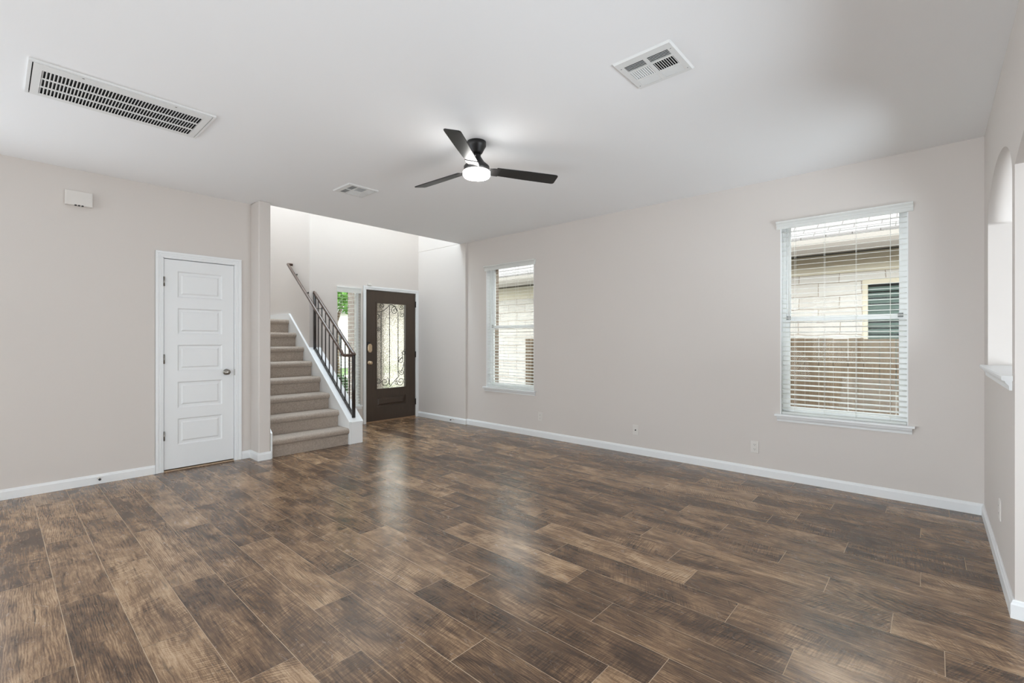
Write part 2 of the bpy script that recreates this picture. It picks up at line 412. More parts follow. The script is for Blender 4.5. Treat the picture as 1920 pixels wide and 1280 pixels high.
def mat_fence():
    t = NT('weathered_cedar_picket'); co = t.obj()
    g = t.noise(t.mapping(co, (60, 60, 3)), 1.0, 4, 0.65)
    vo = t.new('ShaderNodeTexWhiteNoise'); vo.noise_dimensions = '1D'
    sp = t.new('ShaderNodeSeparateXYZ'); t.link(co, sp.inputs[0]); t.link(t.math('FLOOR', t.math('DIVIDE', sp.outputs[0], 0.142)), vo.inputs['W'])
    a = t.mix(g, srgb(74, 60, 47), srgb(172, 151, 128)); a = t.mix(t.math('MULTIPLY', vo.outputs['Value'], 0.5), a, srgb(112, 96, 79))
    t.link(a, t.b.inputs['Base Color']); t.b.inputs['Roughness'].default_value = 0.9; t.bump(g, 0.3, 0.004); return t.mat
M['fence'] = mat_fence()

# ------------------------------------------------------------------ setting
H = 2.742           # ceiling height
XL = -5.49          # closet-door wall
YD = 4.80           # window wall
YF = 4.765          # entry's right-hand wall
XA = 0.28           # arch wall
XF = -6.41          # front-door wall
XE = -5.37          # where the low ceiling ends and the tall entry starts
Y0 = -4.6           # rear wall
HT = 5.5            # entry ceiling
YS0, YS1 = 1.985, 2.925   # stairwell between these walls
XB = -8.15          # stairwell back
XR = 3.6            # side room far wall
GZV = -0.32         # outside ground level

# floor: planks 0.2 x 1.0 m along X, joints as laid
fo = MB(); uvs = []; cols = []
PW, PY0, PL, G = 0.1987, 0.0125, 0.999, 0.0027
OFF = {0:.51,1:.90,2:.585,3:.10,4:.262,5:.837,6:.585,7:.063,8:.22,9:.853,10:.578,11:.306,12:.037,13:.864,14:.592,15:.347,16:.953,17:.607,18:.14,19:.28,20:.942,21:.432,22:.744,23:.092}
FX0, FX1, FY0, FY1 = XF - 0.07, XR, Y0, YD
for n in range(-24, 25):
    y0, y1 = PY0 + n * PW, PY0 + (n + 1) * PW
    y0c, y1c = max(y0 + G / 2, FY0), min(y1 - G / 2, FY1)
    if y1c - y0c < 0.004: continue
    off = OFF.get(n, random.random())
    for k in range(-9, 5):
        x0, x1 = k * PL + off, (k + 1) * PL + off
        x0c, x1c = max(x0 + G / 2, FX0), min(x1 - G / 2, FX1)
        if x1c - x0c < 0.004: continue
        fo.poly([(x0c, y0c, 0), (x1c, y0c, 0), (x1c, y1c, 0), (x0c, y1c, 0)], 0)
        ox, oy = random.uniform(0, 60), random.uniform(0, 60)
        if random.random() < 0.5: fx = -1
        else: fx = 1
        uvs.append([(ox + fx * (x - x0), oy + fx * (y - y0)) for x, y in ((x0c,y0c),(x1c,y0c),(x1c,y1c),(x0c,y1c))])
        cols.append((random.random(), random.random(), random.random(), 1))
npl = len(fo.f)
fo.poly([(FX0, FY0, -0.0006), (FX1, FY0, -0.0006), (FX1, FY1, -0.0006), (FX0, FY1, -0.0006)], 1)
fo.box(FX0, FY0, -0.25, FX1, FY1, -0.02, 1)
me = bpy.data.meshes.new('floor'); me.from_pydata(fo.v, [], fo.f); me.materials.append(M['floor']); me.materials.append(M['grout'])
for p, mi in zip(me.polygons, fo.m): p.material_index = mi
me.uv_layers.new(name='plank_uv'); me.color_attributes.new('plank_random', 'FLOAT_COLOR', 'CORNER')
ul = me.uv_layers['plank_uv']; ca = me.color_attributes['plank_random']
for p in me.polygons:
    for j, li in enumerate(p.loop_indices):
        if p.index < npl: ul.data[li].uv = uvs[p.index][j]; ca.data[li].color = cols[p.index]
floor = bpy.data.objects.new('floor', me); C.objects.link(floor); struct(floor)

# ceilings
mb = MB(); mb.box(XL - 0.115, 1.86, H, XE, YD + 0.15, H + 0.30); mb.box(XL - 0.115, Y0 - 0.15, H, XR + 0.12, 1.86, H + 0.30); mb.box(XE, 1.86, H, XR + 0.12, YD + 0.15, H + 0.30)
mb = MB(); mb.box(XE, Y0 - 0.15, H, XR + 0.12, YD + 0.15, H + 0.30); mb.box(XL - 0.115, Y0 - 0.15, H, XE, 1.865, H + 0.30)
struct(mb.build('ceiling', M['ceiling'], weld=False))
mb = MB(); mb.box(XB - 0.12, 1.86, HT, XE + 0.12, YD + 0.15, HT + 0.15); struct(mb.build('ceiling_entry', M['ceiling']))
mb = MB(); mb.box(XE, 1.865, H + 0.30, XE + 0.12, YD + 0.15, HT); struct(mb.build('wall_upper_landing', M['wall']))

# closet-door wall with the doorway
DY0, DY1, DH = 1.097, 1.700, 2.058          # door slab
mb = MB(); grid_wall(mb, 0, XL - 0.115, XL, Y0, 1.865, 0, H, [(DY0 - 0.022, DY1 + 0.022, -1, DH + 0.022)])
struct(mb.build('wall_left', M['wall']))
mb = MB(); mb.box(-6.50, 0.60, 0, -6.40, 1.8645, H + 0.1); mb.box(-6.3995, 0.60, 0, XL - 0.1155, 0.70, H + 0.1); mb.box(-6.3995, 0.7005, H, XL - 0.1155, 1.8645, H + 0.1)
struct(mb.build('wall_closet', M['wall'], weld=False))
# partition between closet and stairs, its end showing as a pilaster
mb = MB(); mb.box(XB, 1.865, 0, -5.265, YS0, H); mb.box(XB, 1.865, H, XE, YS0, HT)
struct(mb.build('wall_stair_left', M['wall'], weld=False, bevel=0.012, seg=3))
mb = MB(); mb.box(XB - 0.12, 1.865, 0, XB, YS1 + 0.13, HT); struct(mb.build('wall_stair_back', M['wall']))
mb = MB(); mb.box(XB, YS1, 0, XF - 0.14, YS1 + 0.13, HT); struct(mb.build('wall_stair_right', M['wall']))
# front wall: sidelight, entry door, tall window above
SY0, SY1, SZ0, SZ1 = 3.335, 3.712, 0.285, 2.03
EY0, EY1, EH = 3.80, 4.709, 2.043
mb = MB(); grid_wall(mb, 0, XF - 0.14, XF, YS1, YD + 0.15, 0, HT,
    [(SY0, SY1, SZ0, SZ1), (EY0 - 0.02, EY1 + 0.02, -1, EH + 0.02), (3.2, 4.5, 3.35, 4.85)])
struct(mb.build('wall_front', M['wall']))
# window wall and entry side wall
W1, W2, WZ0, WZ1 = (-1.030, -0.140), (-4.826, -3.930), 0.590, 2.345
mb = MB(); grid_wall(mb, 1, YD, YD + 0.15, -5.235, XR, 0, H, [(W1[0], W1[1], WZ0, WZ1), (W2[0], W2[1], WZ0, WZ1)])
struct(mb.build('wall_right', M['wall']))
mb = MB(); mb.box(XF, YF, 0, -5.235, YD + 0.15, H); mb.box(XF, YF, H, XE, YD + 0.15, HT)
struct(mb.build('wall_entry_right', M['wall'], weld=False, bevel=0.006))

# arch wall: pass-through with elliptical head and ledge, then a wide flat arch towards the side room
def arch_wall():
    T0, T1 = XA, XA + 0.125
    mb = MB(); segs = []
    ny0, ny1 = 3.212, 4.505; nc, na = (ny0 + ny1) / 2, (ny1 - ny0) / 2
    nz = lambda y: 2.040 + 0.275 * math.sqrt(max(0, 1 - ((y - nc) / na) ** 2))
    ay0, ay1 = 0.10, 3.120; ac, aa = (ay0 + ay1) / 2, (ay1 - ay0) / 2
    az = lambda y: 2.070 + 0.185 * (1 - ((y - ac) / aa) ** 2)
    def add(y0, y1, lo, hi):       # lo/hi functions or numbers
        g = lambda q, y: q(y) if callable(q) else q
        a, b, c, d = g(lo, y0), g(lo, y1), g(hi, y0), g(hi, y1)
        for x in (T0, T1): mb.poly([(x,y0,a),(x,y1,b),(x,y1,d),(x,y0,c)])
        if a > 0.01 : mb.poly([(T0,y0,a),(T1,y0,a),(T1,y1,b),(T0,y1,b)], 0, True)
        if c < H - 0.01: mb.poly([(T0,y0,c),(T1,y0,c),(T1,y1,d),(T0,y1,d)])
    def jamb(y, z0, z1): mb.poly([(T0,y,z0),(T1,y,z0),(T1,y,z1),(T0,y,z1)])
    add(ny1, YD, 0, H); add(ny0, ny1, 0, 1.075); add(ay1, ny0, 0, H); add(Y0, ay0, 0, H)
    N = 40
    for k in range(N):
        t0, t1 = -math.cos(PI * k / N), -math.cos(PI * (k + 1) / N)
        add(nc + na * t0, nc + na * t1, nz, H); add(ac + aa * t0, ac + aa * t1, az, H)
    jamb(ny1, 1.075, 2.04); jamb(ny0, 1.075, 2.04); jamb(ay1, 0, 2.07); jamb(ay0, 0, 2.07)
    mb.poly([(T0,Y0,0),(T1,Y0,0),(T1,Y0,H),(T0,Y0,H)]); mb.poly([(T0,YD,0),(T1,YD,0),(T1,YD,H),(T0,YD,H)])
    return mb.build('wall_arch', M['wall'])
struct(arch_wall())
# ledge of the pass-through
mb = MB()
mb.prism([(XA - 0.038, 1.082), (XA - 0.034, 1.076), (XA + 0.155, 1.076), (XA + 0.155, 1.100), (XA - 0.034, 1.100), (XA - 0.038, 1.094)], 1, 3.190, 4.540)
mb.prism([(XA - 0.0005, 1.076), (XA - 0.026, 1.076), (XA - 0.022, 1.064), (XA - 0.012, 1.052), (XA - 0.010, 1.030), (XA - 0.0005, 1.030)], 1, 3.205, 4.525)
struct(mb.build('trim_1', M['trim'], weld=False), 'white moulded ledge of the arched pass-through', 'ledge')
mb = MB(); grid_wall(mb, 1, YD + 0.151, YD + 0.255, -6.41, XR, GZV, H + 0.3, [(W1[0] + 0.006, W1[1] - 0.006, WZ0 - 0.02, WZ1 - 0.01), (W2[0] + 0.006, W2[1] - 0.006, WZ0 - 0.02, WZ1 - 0.01)])
struct(mb.build('wall_brick_veneer', M['veneer']))
# remaining shell
mb = MB(); grid_wall(mb, 1, Y0 - 0.15, Y0, XL - 0.115, XR + 0.12, 0, H, [(-2.4, -0.3, 0.25, 2.45)])
struct(mb.build('wall_back', M['wall']))
mb = MB(); grid_wall(mb, 0, XR, XR + 0.12, Y0, YD + 0.15, 0, H, [(1.2, 2.6, 0.9, 2.2)])
struct(mb.build('wall_side_room', M['wall']))

# baseboards
BH, BT = 0.083, 0.0145
BP = [(0.0, 0.0), (BT, 0.0), (BT, BH - 0.020), (BT - 0.004, BH - 0.012), (BT - 0.006, BH - 0.004), (BT - 0.009, BH), (0.0, BH)]
def baseboard(name, path):
    """sweeps the profile along a floor polyline; the room lies to the left of the walking direction, corners are mitred."""
    P = [Vector((p[0], p[1], 0)) for p in path]; rings = []
    for i, p in enumerate(P):
        n = []
        if i > 0: d = (p - P[i-1]).normalized(); n.append(Vector((-d.y, d.x, 0)))
        if i < len(P) - 1: d = (P[i+1] - p).normalized(); n.append(Vector((-d.y, d.x, 0)))
        m = n[0] if len(n) == 1 else (n[0] + n[1]) / (1 + n[0].dot(n[1]))
        rings.append([p + m * (q[0] + 0.0004) + Vector((0, 0, q[1] + 0.0004)) for q in BP])
    k = len(BP); v = [q for r in rings for q in r]; f = []
    for i in range(len(P) - 1):
        for j in range(k): f.append((i*k+j, i*k+(j+1)%k, (i+1)*k+(j+1)%k, (i+1)*k+j))
    mb = MB(); mb.raw(v, f + [tuple(range(k)), tuple(range((len(P)-1)*k, len(P)*k))])
    return struct(mb.build(name, M['trim']))
baseboard('baseboard_left', [(XL, DY0 - 0.072), (XL, Y0)])
baseboard('baseboard_partition', [(-5.265, YS0 - 0.001), (-5.265, 1.865), (XL, 1.865), (XL, DY1 + 0.072)])
baseboard('baseboard_right', [(XA, 4.8), (-5.235, YD), (-5.235, YF), (XF, YF)])
baseboard('baseboard_arch', [(XA + 0.125, 4.79), (XA + 0.125, 3.12), (XA, 3.12), (XA, 4.785)])

# ------------------------------------------------------------------ closet door (door_1)
def casing(mb, x, y0, y1, ztop, w=0.060, t=0.016, step=True):
    """stepped casing on a wall facing +X around the opening y0..y1."""
    for (a, b, tt) in ((0.0, w, t * 0.62), (w * 0.62, w, t), (w * 0.30, w * 0.42, t * 0.85)):
        mb.box(x, y0 - b, 0, x + tt, y0 - a, ztop + a); mb.box(x, y1 + a, 0, x + tt, y1 + b, ztop + a)
        mb.box(x, y0 - b, ztop + a, x + tt, y1 + b, ztop + b)
d1 = sroot('door_1', (XL, (DY0 + DY1) / 2, 0), 'white five panel closet door with a satin nickel knob', 'door')
mb = MB(); casing(mb, XL, DY0 - 0.010, DY1 + 0.010, DH + 0.008); mb.build('casing', M['trim'], d1, weld=False, bevel=0.002)
mb = MB()
mb.box(XL - 0.115, DY0 - 0.021, 0, XL + 0.002, DY0 - 0.003, DH + 0.020); mb.box(XL - 0.115, DY1 + 0.003, 0, XL + 0.002, DY1 + 0.021, DH + 0.020)
mb.box(XL - 0.115, DY0 - 0.021, DH + 0.003, XL + 0.002, DY1 + 0.021, DH + 0.020)
mb.build('jamb', M['trim'], d1, weld=False)
def panel_slab(x, y0, y1, z0, z1, thick, panels):
    """door slab whose +X face at x carries recessed, raised-field panels."""
    mb = MB(); A = sorted({y0, y1} | {p[0] for p in panels} | {p[1] for p in panels}); Z = sorted({z0, z1} | {p[2] for p in panels} | {p[3] for p in panels})
    for i in range(len(A) - 1):
        for j in range(len(Z) - 1):
            a, b, c, d = A[i], A[i+1], Z[j], Z[j+1]
            hit = any(p[0] <= a and b <= p[1] and p[2] <= c and d <= p[3] for p in panels)
            if not hit: mb.poly([(x,a,c),(x,b,c),(x,b,d),(x,a,d)])
            else:
                rings = [(0, 0), (0.012, -0.010), (0.030, -0.010), (0.044, -0.003)]
                q = [[(x + dx, a + e, c + e), (x + dx, b - e, c + e), (x + dx, b - e, d - e), (x + dx, a + e, d - e)] for e, dx in rings]
                for r0, r1 in zip(q, q[1:]):
                    for k in range(4): mb.poly([r0[k], r0[(k+1)%4], r1[(k+1)%4], r1[k]])
                mb.poly(q[-1])
    mb.box(x - thick, y0, z0, x - 0.0125, y1, z1)
    for (a, b) in (((y0,z0),(y1,z0)), ((y1,z0),(y1,z1)), ((y1,z1),(y0,z1)), ((y0,z1),(y0,z0))):
        mb.poly([(x,a[0],a[1]),(x,b[0],b[1]),(x-0.0125,b[0],b[1]),(x-0.0125,a[0],a[1])])
    return mb
SX = XL - 0.004
pans = [(DY0 + 0.108, DY1 - 0.108, 0.245 + 0.361 * k, 0.245 + 0.361 * k + 0.256) for k in range(5)]
leaf = panel_slab(SX, DY0, DY1, 0.020, DH - 0.003, 0.035, pans).build('door_leaf', M['door_paint'], d1)
def knob(mb, x, y, z, sgn=1, r=0.027):
    mb.lathe([(0.0, 0.0), (0.030, 0.0), (0.031, 0.006), (0.024, 0.011), (0.011, 0.014), (0.010, 0.032), (0.020, 0.037), (r, 0.046), (r, 0.054), (0.020, 0.061), (0.0, 0.063)], (x, y, z), 28, axis=0)
mb = MB(); knob(mb, SX, DY1 - 0.072, 0.938); o = mb.build('door_knob', M['nickel'], leaf); o['label'] = 'satin nickel knob'
mb = MB(); mb.box(XL - 0.001, DY1 - 0.001, 0.90, XL + 0.004, DY1 + 0.008, 0.965); mb.build('strike_plate', M['nickel'], d1)
for z in (0.346, 1.088, 1.836):
    mb = MB(); mb.tube([(XL + 0.004, DY0 - 0.001, z - 0.045), (XL + 0.004, DY0 - 0.001, z + 0.045)], 0.006, 10); mb.box(XL - 0.003, DY0 - 0.010, z - 0.044, XL + 0.001, DY0 - 0.001, z + 0.044)
    mb.build('hinge', M['nickel'], d1)
mb = MB(); mb.box(XL - 0.115, DY0 - 0.003, 0.0, XL - 0.004, DY1 + 0.003, 0.006); mb.build('threshold', M['grout'], d1)

# ------------------------------------------------------------------ front door (door_2)
d2 = sroot('door_2', (XF, (EY0 + EY1) / 2, 0), 'dark brown front door with scrolled iron glass', 'door')
mb = MB(); casing(mb, XF, EY0 - 0.006, EY1 + 0.004, EH + 0.006, 0.050); mb.build('casing', M['trim'], d2, weld=False, bevel=0.002)
mb = MB()
mb.box(XF - 0.14, EY0 - 0.019, 0, XF + 0.002, EY0 - 0.003, EH + 0.018); mb.box(XF - 0.14, EY1 + 0.003, 0, XF + 0.002, EY1 + 0.019, EH + 0.018)
mb.box(XF - 0.14, EY0 - 0.019, EH + 0.003, XF + 0.002, EY1 + 0.019, EH + 0.018); mb.build('jamb', M['trim'], d2, weld=False)
mb = MB(); mb.box(XF - 0.14, EY0 - 0.003, 0, XF - 0.002, EY1 + 0.003, 0.020); mb.build('threshold', simple('tan_oak_threshold', srgb(150, 120, 92), 0.5, var=0.15), d2)
DX = XF - 0.006
GY0, GY1, GZ0, GZ1 = 3.985, 4.515, 0.515, 1.850
LZ0, LZ1 = 0.235, 0.385
def front_leaf():
    mb = MB(); x, th = DX, 0.044
    grid_wall(mb, 0, x - th, x, EY0, EY1, 0.022, EH, [(GY0, GY1, GZ0, GZ1), (GY0, GY1, LZ0, LZ1)])
    # recessed lower panel with raised field
    rings = [(0, -0.016), (0.022, -0.016), (0.045, -0.004)]
    q = [[(x + dx, GY0 + e, LZ0 + e), (x + dx, GY1 - e, LZ0 + e), (x + dx, GY1 - e, LZ1 - e), (x + dx, GY0 + e, LZ1 - e)] for e, dx in rings]
    for r0, r1 in zip(q, q[1:]):
        for k in range(4): mb.poly([r0[k], r0[(k+1)%4], r1[(k+1)%4], r1[k]])
    mb.poly(q[-1])
    mb.box(x - th, GY0, LZ0, x - 0.030, GY1, LZ1)
    # glazing bead
    for a, b, c, d in ((GY0 - .018, GY1 + .018, GZ0 - .018, GZ0), (GY0 - .018, GY1 + .018, GZ1, GZ1 + .018), (GY0 - .018, GY0, GZ0, GZ1), (GY1, GY1 + .018, GZ0, GZ1)):
        mb.box(x - 0.002, a, c, x + 0.006, b, d)
    return mb.build('door_leaf', M['door_brown'], d2, weld=False)
fleaf = front_leaf()
mb = MB(); mb.box(DX - 0.026, GY0, GZ0, DX - 0.020, GY1, GZ1); o = mb.build('glass_pane', M['texglass'], fleaf); o['label'] = 'hammered textured glass'
# wrought iron scrollwork on the glass
def spiral(cy, cz, r0, a0, turns, r1=0.15, n=26):
    out = []
    for i in range(n + 1):
        t = i / n; a = a0 + turns * 2 * PI * t; r = r0 * (1 - (1 - r1) * t)
        out.append((cy + r * math.cos(a), cz + r * math.sin(a)))
    return out
ir = MB()
def iron(pts, r=0.0052): ir.tube([(DX - 0.015, y, z) for y, z in pts], r, 6)
gw, gh = GY1 - GY0, GZ1 - GZ0
def g(u, v): return (GY0 + u * gw, GZ1 - v * gh)
def bez(p0, p1, p2, n=10): return [tuple((1-t)**2*a + 2*t*(1-t)*b + t*t*c for a, b, c in zip(p0, p1, p2)) for t in [i/n for i in range(n+1)]]
iron([g(.16, .10), g(.16, .93)]); iron([g(.45, .02), g(.45, .97)]); iron([g(.75, .10), g(.75, .86)])
iron(bez(g(.02, .105), g(.28, .10), g(.45, .01))); iron(bez(g(.45, .01), g(.60, -.01), g(.75, .09)))
for (u, v, r, a0, tn) in ((.63, .075, .068, 1.2, 1.5), (.90, .12, .052, 1.9, 1.4), (.87, .03, .045, 3.6, 1.3), (.20, .03, .045, 4.2, -1.3), (.08, .31, .035, 2.6, -1.4), (.03, .15, .05, 5.0, .7),
                         (.29, .925, .080, 1.0, -1.5), (.84, .93, .082, 2.4, 1.5), (.70, .95, .040, .5, 1.2), (.06, .90, .045, 3.4, 1.1), (.86, .67, .060, 2.0, 1.3), (.88, .82, .055, 2.6, 1.4), (.97, .58, .045, 3.0, .9)):
    cy, cz = g(u, v)
    pts = [(min(max(y, GY0 + .004), GY1 - .004), min(max(z, GZ0 + .004), GZ1 - .004)) for y, z in spiral(cy, cz, r, a0, tn)]
    iron(pts, 0.0048)
iron(bez(g(.46, .985), g(.68, .90), g(.80, .86))); iron(bez(g(.98, .545), g(.86, .60), g(.93, .66))); iron(bez(g(.76, .70), g(.80, .66), g(.90, .64))); iron(bez(g(.97, .70), g(.93, .78), g(.84, .82))); iron(bez(g(.02, .935), g(.10, .95), g(.17, .92)))
for u, n0 in ((.16, 9), (.45, 11), (.75, 8)):
    for k in range(n0):
        y, z = g(u, .14 + .72 * (k + .5) / n0); ir.lathe([(0, -.012), (.0085, -.004), (.0085, .004), (0, .012)], (DX - 0.015, y, z), 8)
o = ir.build('iron_scrollwork', M['black'], fleaf, weld=False); o['label'] = 'black iron scrollwork'
# keypad deadbolt, knob, hinges
mb = MB(); KY, KZ = 3.853, 1.147
mb.box(DX, KY - 0.040, KZ + 0.020, DX + 0.018, KY + 0.004, KZ + 0.100); kb = mb.build('lock_housing', M['black'], fleaf, bevel=0.004)
mb = MB()
hx = [(-.036, -.030), (-.020, -.062), (.020, -.062), (.036, -.030), (.036, .042), (.020, .068), (-.020, .068), (-.036, .042)]
mb.prism([(KY + a, KZ + b) for a, b in hx], 0, DX + 0.004, DX + 0.026); kp = mb.build('deadbolt_plate', M['brass'], fleaf, bevel=0.004); kp['label'] = 'pale brass deadbolt plate'
mb = MB(); mb.box(DX + 0.026, KY - 0.010, KZ - 0.022, DX + 0.038, KY + 0.010, KZ + 0.022); mb.build('thumb_turn', M['brass'], kp, bevel=0.003)
mb = MB(); knob(mb, DX, KY, 0.925); o = mb.build('door_knob', M['brass'], fleaf); o['label'] = 'pale brass round knob'
for z in (0.253, 1.038, 1.867):
    mb = MB(); mb.tube([(XF + 0.004, EY1 + 0.001, z - 0.05), (XF + 0.004, EY1 + 0.001, z + 0.05)], 0.0085, 10); mb.box(XF - 0.004, EY1 - 0.001, z - 0.05, XF + 0.002, EY1 + 0.012, z + 0.05)
    o = mb.build('hinge', M['black'], d2); o['label'] = 'black hinge'
# little sensor above the door
mb = MB(); mb.box(XF, 3.815, 2.108, XF + 0.020, 3.882, 2.132); s_ = mb.build('door_sensor', M['plastic'], None, loc=(XF, 3.85, 2.12), bevel=0.003)
tag(s_, 'tiny white sensor stuck on the wall just above the front door casing', 'sensor')

# ------------------------------------------------------------------ windows and blinds of the window wall
def make_window(name, x0, x1, label):
    w = sroot(name, ((x0 + x1) / 2, YD, WZ0), label, 'window')
    mb = MB()   # vinyl frame set back in the wall
    y0, y1 = YD + 0.075, YD + 0.145; ft = 0.030
    for a, b, c, d in ((x0, x0 + ft, WZ0, WZ1), (x1 - ft, x1, WZ0, WZ1), (x0 + ft, x1 - ft, WZ0, WZ0 + ft), (x0 + ft, x1 - ft, WZ1 - 0.016, WZ1)):
        mb.box(a, y0, c, b, y1, d)
    mb.build('window_frame', M['vinyl'], w, weld=False)
    mb = MB()
    for a, b in ((x0 + 0.0005, x0 + 0.006), (x1 - 0.006, x1 - 0.0005)): mb.box(a, YD - 0.0015, WZ0 + 0.0105, b, YD + 0.0745, WZ1 - 0.001)
    mb.build('jamb_liner', M['vinyl'], w, weld=False)
    zm = 1.462
    for nm, za, zb, ya in (('upper_sash', zm - 0.020, WZ1 - 0.016, YD + 0.112), ('lower_sash', WZ0 + ft, zm + 0.022, YD + 0.084)):
        mb = MB(); st, rl = 0.030, 0.042
        a, b = x0 + ft, x1 - ft
        mb.box(a, ya, za, a + st, ya + 0.026, zb); mb.box(b - st, ya, za, b, ya + 0.026, zb)
        mb.box(a + st, ya, za, b - st, ya + 0.026, za + rl); tr_ = 0.020 if nm == 'upper_sash' else rl
        mb.box(a + st, ya, zb - tr_, b - st, ya + 0.026, zb)
        s = mb.build(nm, M['vinyl'], w, weld=False)
        mb = MB(); mb.box(a + st, ya + 0.011, za + rl, b - st, ya + 0.015, zb - tr_); mb.build('glass_pane', M['glass'], s)
        if nm == 'lower_sash':
            for xx in (a + 0.020, b - 0.020):
                mb = MB(); mb.box(xx - 0.017, ya - 0.008, zb - 0.030, xx + 0.017, ya - 0.0005, zb + 0.006); mb.build('tilt_latch', M['latch'], s, bevel=0.003)
    mb = MB()   # stool and apron
    mb.prism([(YD - 0.042, WZ0 - 0.006), (YD - 0.038, WZ0 - 0.010), (YD + 0.075, WZ0 - 0.010), (YD + 0.075, WZ0 + 0.010), (YD - 0.038, WZ0 + 0.010), (YD - 0.042, WZ0 + 0.006)], 0, x0, x1)
    mb.prism([(YD - 0.042, WZ0 - 0.006), (YD - 0.038, WZ0 - 0.010), (YD - 0.0005, WZ0 - 0.010), (YD - 0.0005, WZ0 + 0.010), (YD - 0.038, WZ0 + 0.010), (YD - 0.042, WZ0 + 0.006)], 0, x0 - 0.040, x0)
    mb.prism([(YD - 0.042, WZ0 - 0.006), (YD - 0.038, WZ0 - 0.010), (YD - 0.0005, WZ0 - 0.010), (YD - 0.0005, WZ0 + 0.010), (YD - 0.038, WZ0 + 0.010), (YD - 0.042, WZ0 + 0.006)], 0, x1, x1 + 0.040)
    mb.prism([(YD - 0.0005, WZ0 - 0.010), (YD - 0.030, WZ0 - 0.010), (YD - 0.026, WZ0 - 0.026), (YD - 0.014, WZ0 - 0.040), (YD - 0.012, WZ0 - 0.056), (YD - 0.0005, WZ0 - 0.056)], 0, x0 - 0.024, x1 + 0.024)
    mb.build('window_sill', M['trim'], w, weld=False)
    return w
make_window('window_1', W1[0], W1[1], 'white single hung window nearest the arched wall')
make_window('window_2', W2[0], W2[1], 'white single hung window nearest the front entry')
def make_blind(x0, x1, y, zt, zb, loc, label, group, axis=1, ladders=4, valance=True, pitch=0.0432, depth=0.050):
    """horizontal slat blind; axis 1: hangs in a wall facing -Y, axis 0: in a wall facing +X (x0,x1 are then Y)."""
    b = thing('window_blind', loc, label, 'blind', group)
    def bx(mb, a0, c0, z0, a1, c1, z1):     # a along width, c = inward offset from y
        if axis == 1: mb.box(a0, y - c1, z0, a1, y - c0, z1)
        else: mb.box(y + c0, a0, z0, y + c1, a1, z1)
    g = 0.010
    mb = MB(); bx(mb, x0 + g, -0.026, zt - 0.045, x1 - g, 0.026, zt - 0.002); mb.build('headrail', M['slat'], b)
    if valance:
        mb = MB(); prof = [(0.026, -0.068), (0.036, -0.067), (0.037, -0.040), (0.042, -0.038), (0.043, -0.024), (0.052, -0.016), (0.060, -0.012), (0.062, 0.000), (0.026, 0.000)]
        yv = y - YD
        mb.prism([(y - c + yv - 0.026 - 0.0005 if False else YD - 0.0008 - (c - 0.026), zt + z) for c, z in prof], 0, x0 - 0.030, x1 + 0.030)
        mb.build('valance', M['slat'], b)
    mb = MB(); z = zb + 0.050; n = 0
    while z < zt - 0.055:
        # slightly crowned slat
        pr = [(-depth/2, -0.0012), (0, -0.0002), (depth/2, -0.0012), (depth/2, 0.0010), (0, 0.0020), (-depth/2, 0.0010)]
        if axis == 1: mb.prism([(y + c, z + h + c * math.tan(R(8))) for c, h in pr], 0, x0 + g, x1 - g)
        else: mb.prism([(y + c, z + h - c * math.tan(R(4))) for c, h in pr], 1, x0 + g, x1 - g)
        z += pitch
    mb.build('slats', M['slat'], b, weld=False)
    mb = MB(); bx(mb, x0 + g, -0.024, zb + 0.002, x1 - g, 0.024, zb + 0.020); mb.build('bottom_rail', M['slat'], b, bevel=0.002)
    for k in range(ladders):
        a = x0 + (x1 - x0) * ((0.125 + 0.25 * k) if ladders == 4 else (0.2 + 0.6 * k))
        mb = MB()
        for c in (-0.0265, 0.0265):
            if axis == 1: mb.tube([(a, y + c, zb + 0.012), (a, y + c, zt - 0.02)], 0.0011, 5)
            else: mb.tube([(y + c, a, zb + 0.012), (y + c, a, zt - 0.02)], 0.0011, 5)
        mb.build('ladder_cord', M['cord'], b, weld=False)
    return b
gB = 'white slat blinds of the window wall'
bl1 = make_blind(W1[0], W1[1], YD + 0.036, WZ1, WZ0 + 0.010, ((W1[0] + W1[1]) / 2, YD, WZ0), 'white slat blind in the window nearest the arched wall', gB)
mb = MB(); mb.tube([(W1[0] + 0.07, YD + 0.004, WZ1 - 0.06), (W1[0] + 0.07, YD + 0.004, 1.45)], 0.004, 6); mb.build('tilt_wand', M['slat'], bl1)
dx = (W2[0] + W2[1]) / 2 - (W1[0] + W1[1]) / 2
bl2 = copy_tree(bl1, ((W2[0] + W2[1]) / 2, YD, WZ0), 'white slat blind in the window nearest the front entry')

# sidelight beside the front door
w3 = sroot('window_3', (XF, (SY0 + SY1) / 2, SZ0), 'narrow sidelight window left of the front door', 'window')
mb = MB(); x0, x1 = XF - 0.135, XF - 0.075; ft = 0.035
for a, b, c, d in ((SY0, SY0 + ft, SZ0, SZ1), (SY1 - ft, SY1, SZ0, SZ1), (SY0 + ft, SY1 - ft, SZ0, SZ0 + ft), (SY0 + ft, SY1 - ft, SZ1 - ft, SZ1)): mb.box(x0, a, c, x1, b, d)
mb.build('window_frame', M['vinyl'], w3, weld=False)
mb = MB(); mb.box(XF - 0.110, SY0 + ft, SZ0 + ft, XF - 0.106, SY1 - ft, SZ1 - ft); mb.build('glass_pane', M['glass'], w3)
mb = MB(); mb.box(XF - 0.075, SY0, SZ0 - 0.010, XF - 0.0005, SY1, SZ0 + 0.008); mb.box(XF + 0.0005, SY0 - 0.03, SZ0 - 0.010, XF + 0.030, SY1 + 0.012, SZ0 + 0.008); mb.box(XF + 0.0005, SY0 - 0.015, SZ0 - 0.05, XF + 0.012, SY1 + 0.006, SZ0 - 0.010)
mb.build('window_sill', M['trim'], w3, weld=False)
